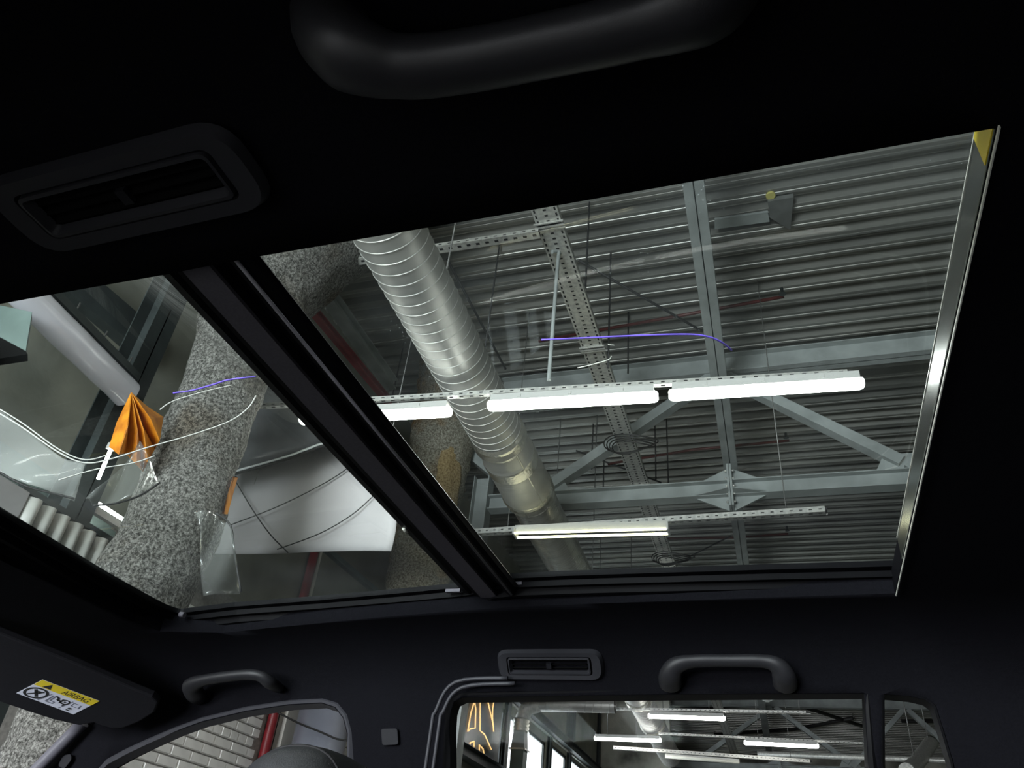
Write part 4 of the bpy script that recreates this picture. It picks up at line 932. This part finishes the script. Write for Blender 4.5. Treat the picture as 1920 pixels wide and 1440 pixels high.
# ---------------------------------------------------------------- air vents
def vent(o, ex, ey, n, wx, wy_, label, ang=0.0):
    """o centre on the lining, ex long axis, ey short axis, n towards the cabin"""
    ex, ey, n = ex.normalized(), ey.normalized(), n.normalized(); o = Vector(o)
    t = thing('air_vent', o, label, 'vent', 'air vents in the headliner')
    def rr(w, h, r, d): 
        return fillet([o+ex*(w/2)*a+ey*(h/2)*b+n*d for a, b in ((-1, -1), (1, -1), (1, 1), (-1, 1))], r, 6)
    a, b, c, d = rr(wx, wy_, wy_*0.38, -0.004), rr(wx-0.008, wy_-0.008, wy_*0.36, 0.006), rr(wx*0.80, wy_*0.60, wy_*0.12, 0.005), rr(wx*0.785, wy_*0.57, wy_*0.10, -0.010)
    mb = MB(); mb.ring(a, b); mb.ring(b, c); mb.ring(c, d); mb.build('bezel', 'vent', t)
    e, f, g = rr(wx*0.77, wy_*0.54, wy_*0.10, 0.0065), rr(wx*0.75, wy_*0.46, wy_*0.08, 0.007), rr(wx*0.71, wy_*0.37, wy_*0.06, -0.002)
    e0 = rr(wx*0.775, wy_*0.55, wy_*0.10, -0.006)
    mb = MB(); mb.ring(e0, e); mb.ring(e, f); mb.ring(f, g); mb.build('inner_frame', 'vent', t)
    MB().prism(rr(wx*0.79, wy_*0.58, wy_*0.1, -0.012), n*0.002).build('back', 'void', t)
    for k in (-1, 0, 1):
        MB().box(o+ey*(wy_*0.12*k)-n*0.004, (wx*0.70, 0.010, 0.0015), (ex, (ey*0.5+n).normalized(), (ey-n*0.5).normalized())).build('louvre', 'void', t)
    MB().box(o+n*0.002, (0.010, wy_*0.17, 0.006), (ex, ey, n)).build('thumb_tab', 'trim', t)
    return t
exn = (atz(370, 295, 0.487)-atz(60, 375, 0.487))
vent((-0.497, 0.318, 0.488), V(1, -0.02, 0), V(0.0, 1, 0), V(0, 0, -1), 0.262, 0.088, 'dark air vent overhead on the black headliner, cropped by the picture edge')
nn = V(0, -0.75, -0.66)
c = onplane(1030, 1247, (0, 1.497, 0.431), nn); vent(c, V(1, 0, 0), V(0, -0.66, 0.75), nn, 0.215, 0.062, 'small black air vent between the two grab handles over the far windows')

# ---------------------------------------------------------------- sun visor with the airbag label
vB, vA, vD = atz(0, 1180, 0.40), atz(290, 1308, 0.335), atz(0, 1318, 0.295)
vn = (vA-vB).cross(vD-vB).normalized()
if vn.dot(vB) > 0: vn = -vn                               # towards the cabin
def vp(u, v, d=0.0): return onplane(u, v, vB, vn)+vn*d
VZ = thing('sun_visor', vp(150, 1300), 'black folded-up sun visor with a yellow and white airbag sticker', 'sun visor')
outl = [(-260, 1085), (0, 1188), (150, 1248), (255, 1294), (285, 1306), (297, 1318), (290, 1336), (262, 1354), (232, 1366), (212, 1367), (192, 1362), (176, 1356), (148, 1361), (100, 1350), (50, 1334), (0, 1317), (-260, 1215)]
P0 = [vp(u, v) for u, v in outl]
MB().prism(P0, -vn*0.018).build('visor_panel', 'visor', VZ, bevel=0.004)
hp = vp(165, 1356, -0.012); MB().tube([hp, hp+V(-0.02, 0.03, 0.0)], 0.006, 10).build('hinge_pin', 'trim', VZ)
TL, TR, BR, BL = vp(80, 1274, 0.0008), vp(187, 1314, 0.0008), vp(138, 1339, 0.0008), vp(31, 1299, 0.0008)
def lab(a, b, h=0.0): return TL*(1-a)*(1-b)+TR*a*(1-b)+BR*a*b+BL*(1-a)*b + vn*h
lb = MB().prism([lab(0, 0), lab(1, 0), lab(1, 1), lab(0, 1)], -vn*0.0006).build('warning_label', 'white_label', VZ, label='yellow and white airbag warning sticker')
def sub(polys, name, m, h):
    mb = MB()
    for p in polys: mb.prism([lab(a, b, h) for a, b in p], -vn*0.0003)
    return mb.build(name, m, lb)
sub([[(0, 0), (1, 0), (1, 0.33), (0, 0.33)]], 'yellow_band', 'yellow_label', 0.0004)
sub([[(0.13, 0.29), (0.20, 0.05), (0.27, 0.29)]], 'warning_triangle', 'ink', 0.0008)
LX = (TR-TL).length; LY = (BL-TL).length; asp = LY/LX
def ringp(ca, cb, r0, r1, n=28):
    out = []
    for k in range(n):
        a0, a1 = 2*PI*k/n, 2*PI*(k+1)/n
        out.append([(ca+r*math.cos(a)*asp, cb+r*math.sin(a)) for r, a in ((r0, a0), (r1, a0), (r1, a1), (r0, a1))])
    return out
def ln(a, b, w):
    ax, ay = a; bx_, by = b; dx, dy = (bx_-ax)/asp, by-ay; l = math.hypot(dx, dy); px, py = -dy/l*w/2*asp, dx/l*w/2
    return [(ax+px, ay+py), (bx_+px, by+py), (bx_-px, by-py), (ax-px, ay-py)]
sub(ringp(0.19, 0.665, 0.235, 0.30), 'prohibition_ring', 'ink', 0.0006)
sub([ln((0.115, 0.50), (0.265, 0.83), 0.07), ln((0.265, 0.50), (0.115, 0.83), 0.05)] + ringp(0.20, 0.6, 0.02, 0.08, 12), 'child_seat_symbol', 'ink', 0.0007)
sub([ln((0.375, 0.45), (0.335, 0.95), 0.02), ln((0.74, 0.45), (0.71, 0.95), 0.02), ln((0.42, 0.50), (0.44, 0.86), 0.035), ln((0.44, 0.86), (0.56, 0.86), 0.035), ln((0.56, 0.86), (0.55, 0.75), 0.03), ln((0.46, 0.5), (0.475, 0.76), 0.03), ln((0.475, 0.76), (0.55, 0.76), 0.03),
     ln((0.78, 0.50), (0.80, 0.66), 0.025), ln((0.80, 0.66), (0.88, 0.66), 0.025), ln((0.78, 0.50), (0.86, 0.50), 0.02), ln((0.90, 0.5), (0.93, 0.68), 0.03)], 'seat_outline', 'ink_blue', 0.0006)
sub([ln((0.46, 0.47), (0.52, 0.52), 0.05), ln((0.52, 0.52), (0.57, 0.66), 0.05), ln((0.52, 0.60), (0.60, 0.62), 0.05), ln((0.60, 0.5), (0.62, 0.72), 0.045)] + ringp(0.665, 0.60, 0.09, 0.13, 14) + ringp(0.665, 0.60, 0.0, 0.03, 8) + [ln((0.70, 0.68), (0.70, 0.80), 0.045)] + ringp(0.84, 0.80, 0.0, 0.05, 8) + [ln((0.82, 0.90), (0.88, 0.90), 0.04)], 'airbag_symbol', 'ink', 0.0007)
# lettering
cu = bpy.data.curves.new('txt', 'FONT'); cu.body = 'AIRBAG'; cu.size = 1.0; cu.extrude = 0.0
to = bpy.data.objects.new('txt', cu); COL.objects.link(to); dg = bpy.context.evaluated_depsgraph_get(); dg.update()
tm = bpy.data.meshes.new_from_object(to.evaluated_get(dg)); bpy.data.objects.remove(to)
xs = [v.co.x for v in tm.vertices]; ys = [v.co.y for v in tm.vertices]; wdt, hgt = max(xs)-min(xs), max(ys)-min(ys)
mb = MB(); mb.add([lab(0.44+0.45*(v.co.x-min(xs))/wdt, 0.275-0.215*(v.co.y-min(ys))/hgt, 0.0008) for v in tm.vertices], [tuple(p.vertices) for p in tm.polygons])
mb.build('lettering', 'ink', lb)

# ---------------------------------------------------------------- front passenger seat
st = thing('car_seat', (-0.62, 1.18, -0.2), 'black leather front seat with a stitched headrest', 'seat')
hc = aty(588, 1446, 1.16)+V(0.012, 0, 0)
def head(s, t):
    a = 2*PI*s; ph = PI*t
    cx, cz = math.cos(a), math.sin(a)
    sx = 0.118*math.copysign(abs(math.sin(ph))**0.6, 1); k = 0.85
    x = sx*math.copysign(abs(cx)**k, cx)*1.0; y = -0.135*math.copysign(abs(math.cos(ph))**0.75, math.cos(ph)); z = sx*math.copysign(abs(cz)**k, cz)*0.95
    return V(hc.x, hc.y, hc.z-0.083) + V(x*0.82, y, z)
MB().grid(head, 40, 28).build('headrest', 'leather', st)
for k in (0.36, 0.62):
    pts = [head(a, k)*1.0 for a in [0.5*i/24 for i in range(25)]]; cc = V(hc.x, hc.y, hc.z-0.083); pts = [cc+(p-cc)*1.003 for p in pts]
    MB().tube(pts, 0.0022, 6).build('seam', 'stitch', st)
for s in (-0.06, 0.06): MB().tube([V(hc.x+0.0, hc.y+s, hc.z-0.15), V(hc.x+0.02, hc.y+s, hc.z-0.32)], 0.007, 8).build('headrest_post', 'galv', st)
def seatback(s, t):
    a = 2*PI*s; r = lambda v, k: math.copysign(abs(v)**k, v); z = hc.z-0.27-0.55*t; w = 0.24*(1-0.25*(1-t)**3)
    return V(hc.x-0.02-0.10*t+0.07*r(math.cos(a), 0.6), hc.y+w*r(math.sin(a), 0.6), z)
mb = MB().grid(seatback, 36, 12); mb.box((hc.x-0.02, hc.y, hc.z-0.275), (0.11, 0.3, 0.02)); mb.build('backrest', 'leather', st)
MB().box((hc.x-0.32, hc.y, hc.z-0.80), (0.5, 0.48, 0.14)).build('cushion', 'leather', st, bevel=0.03)
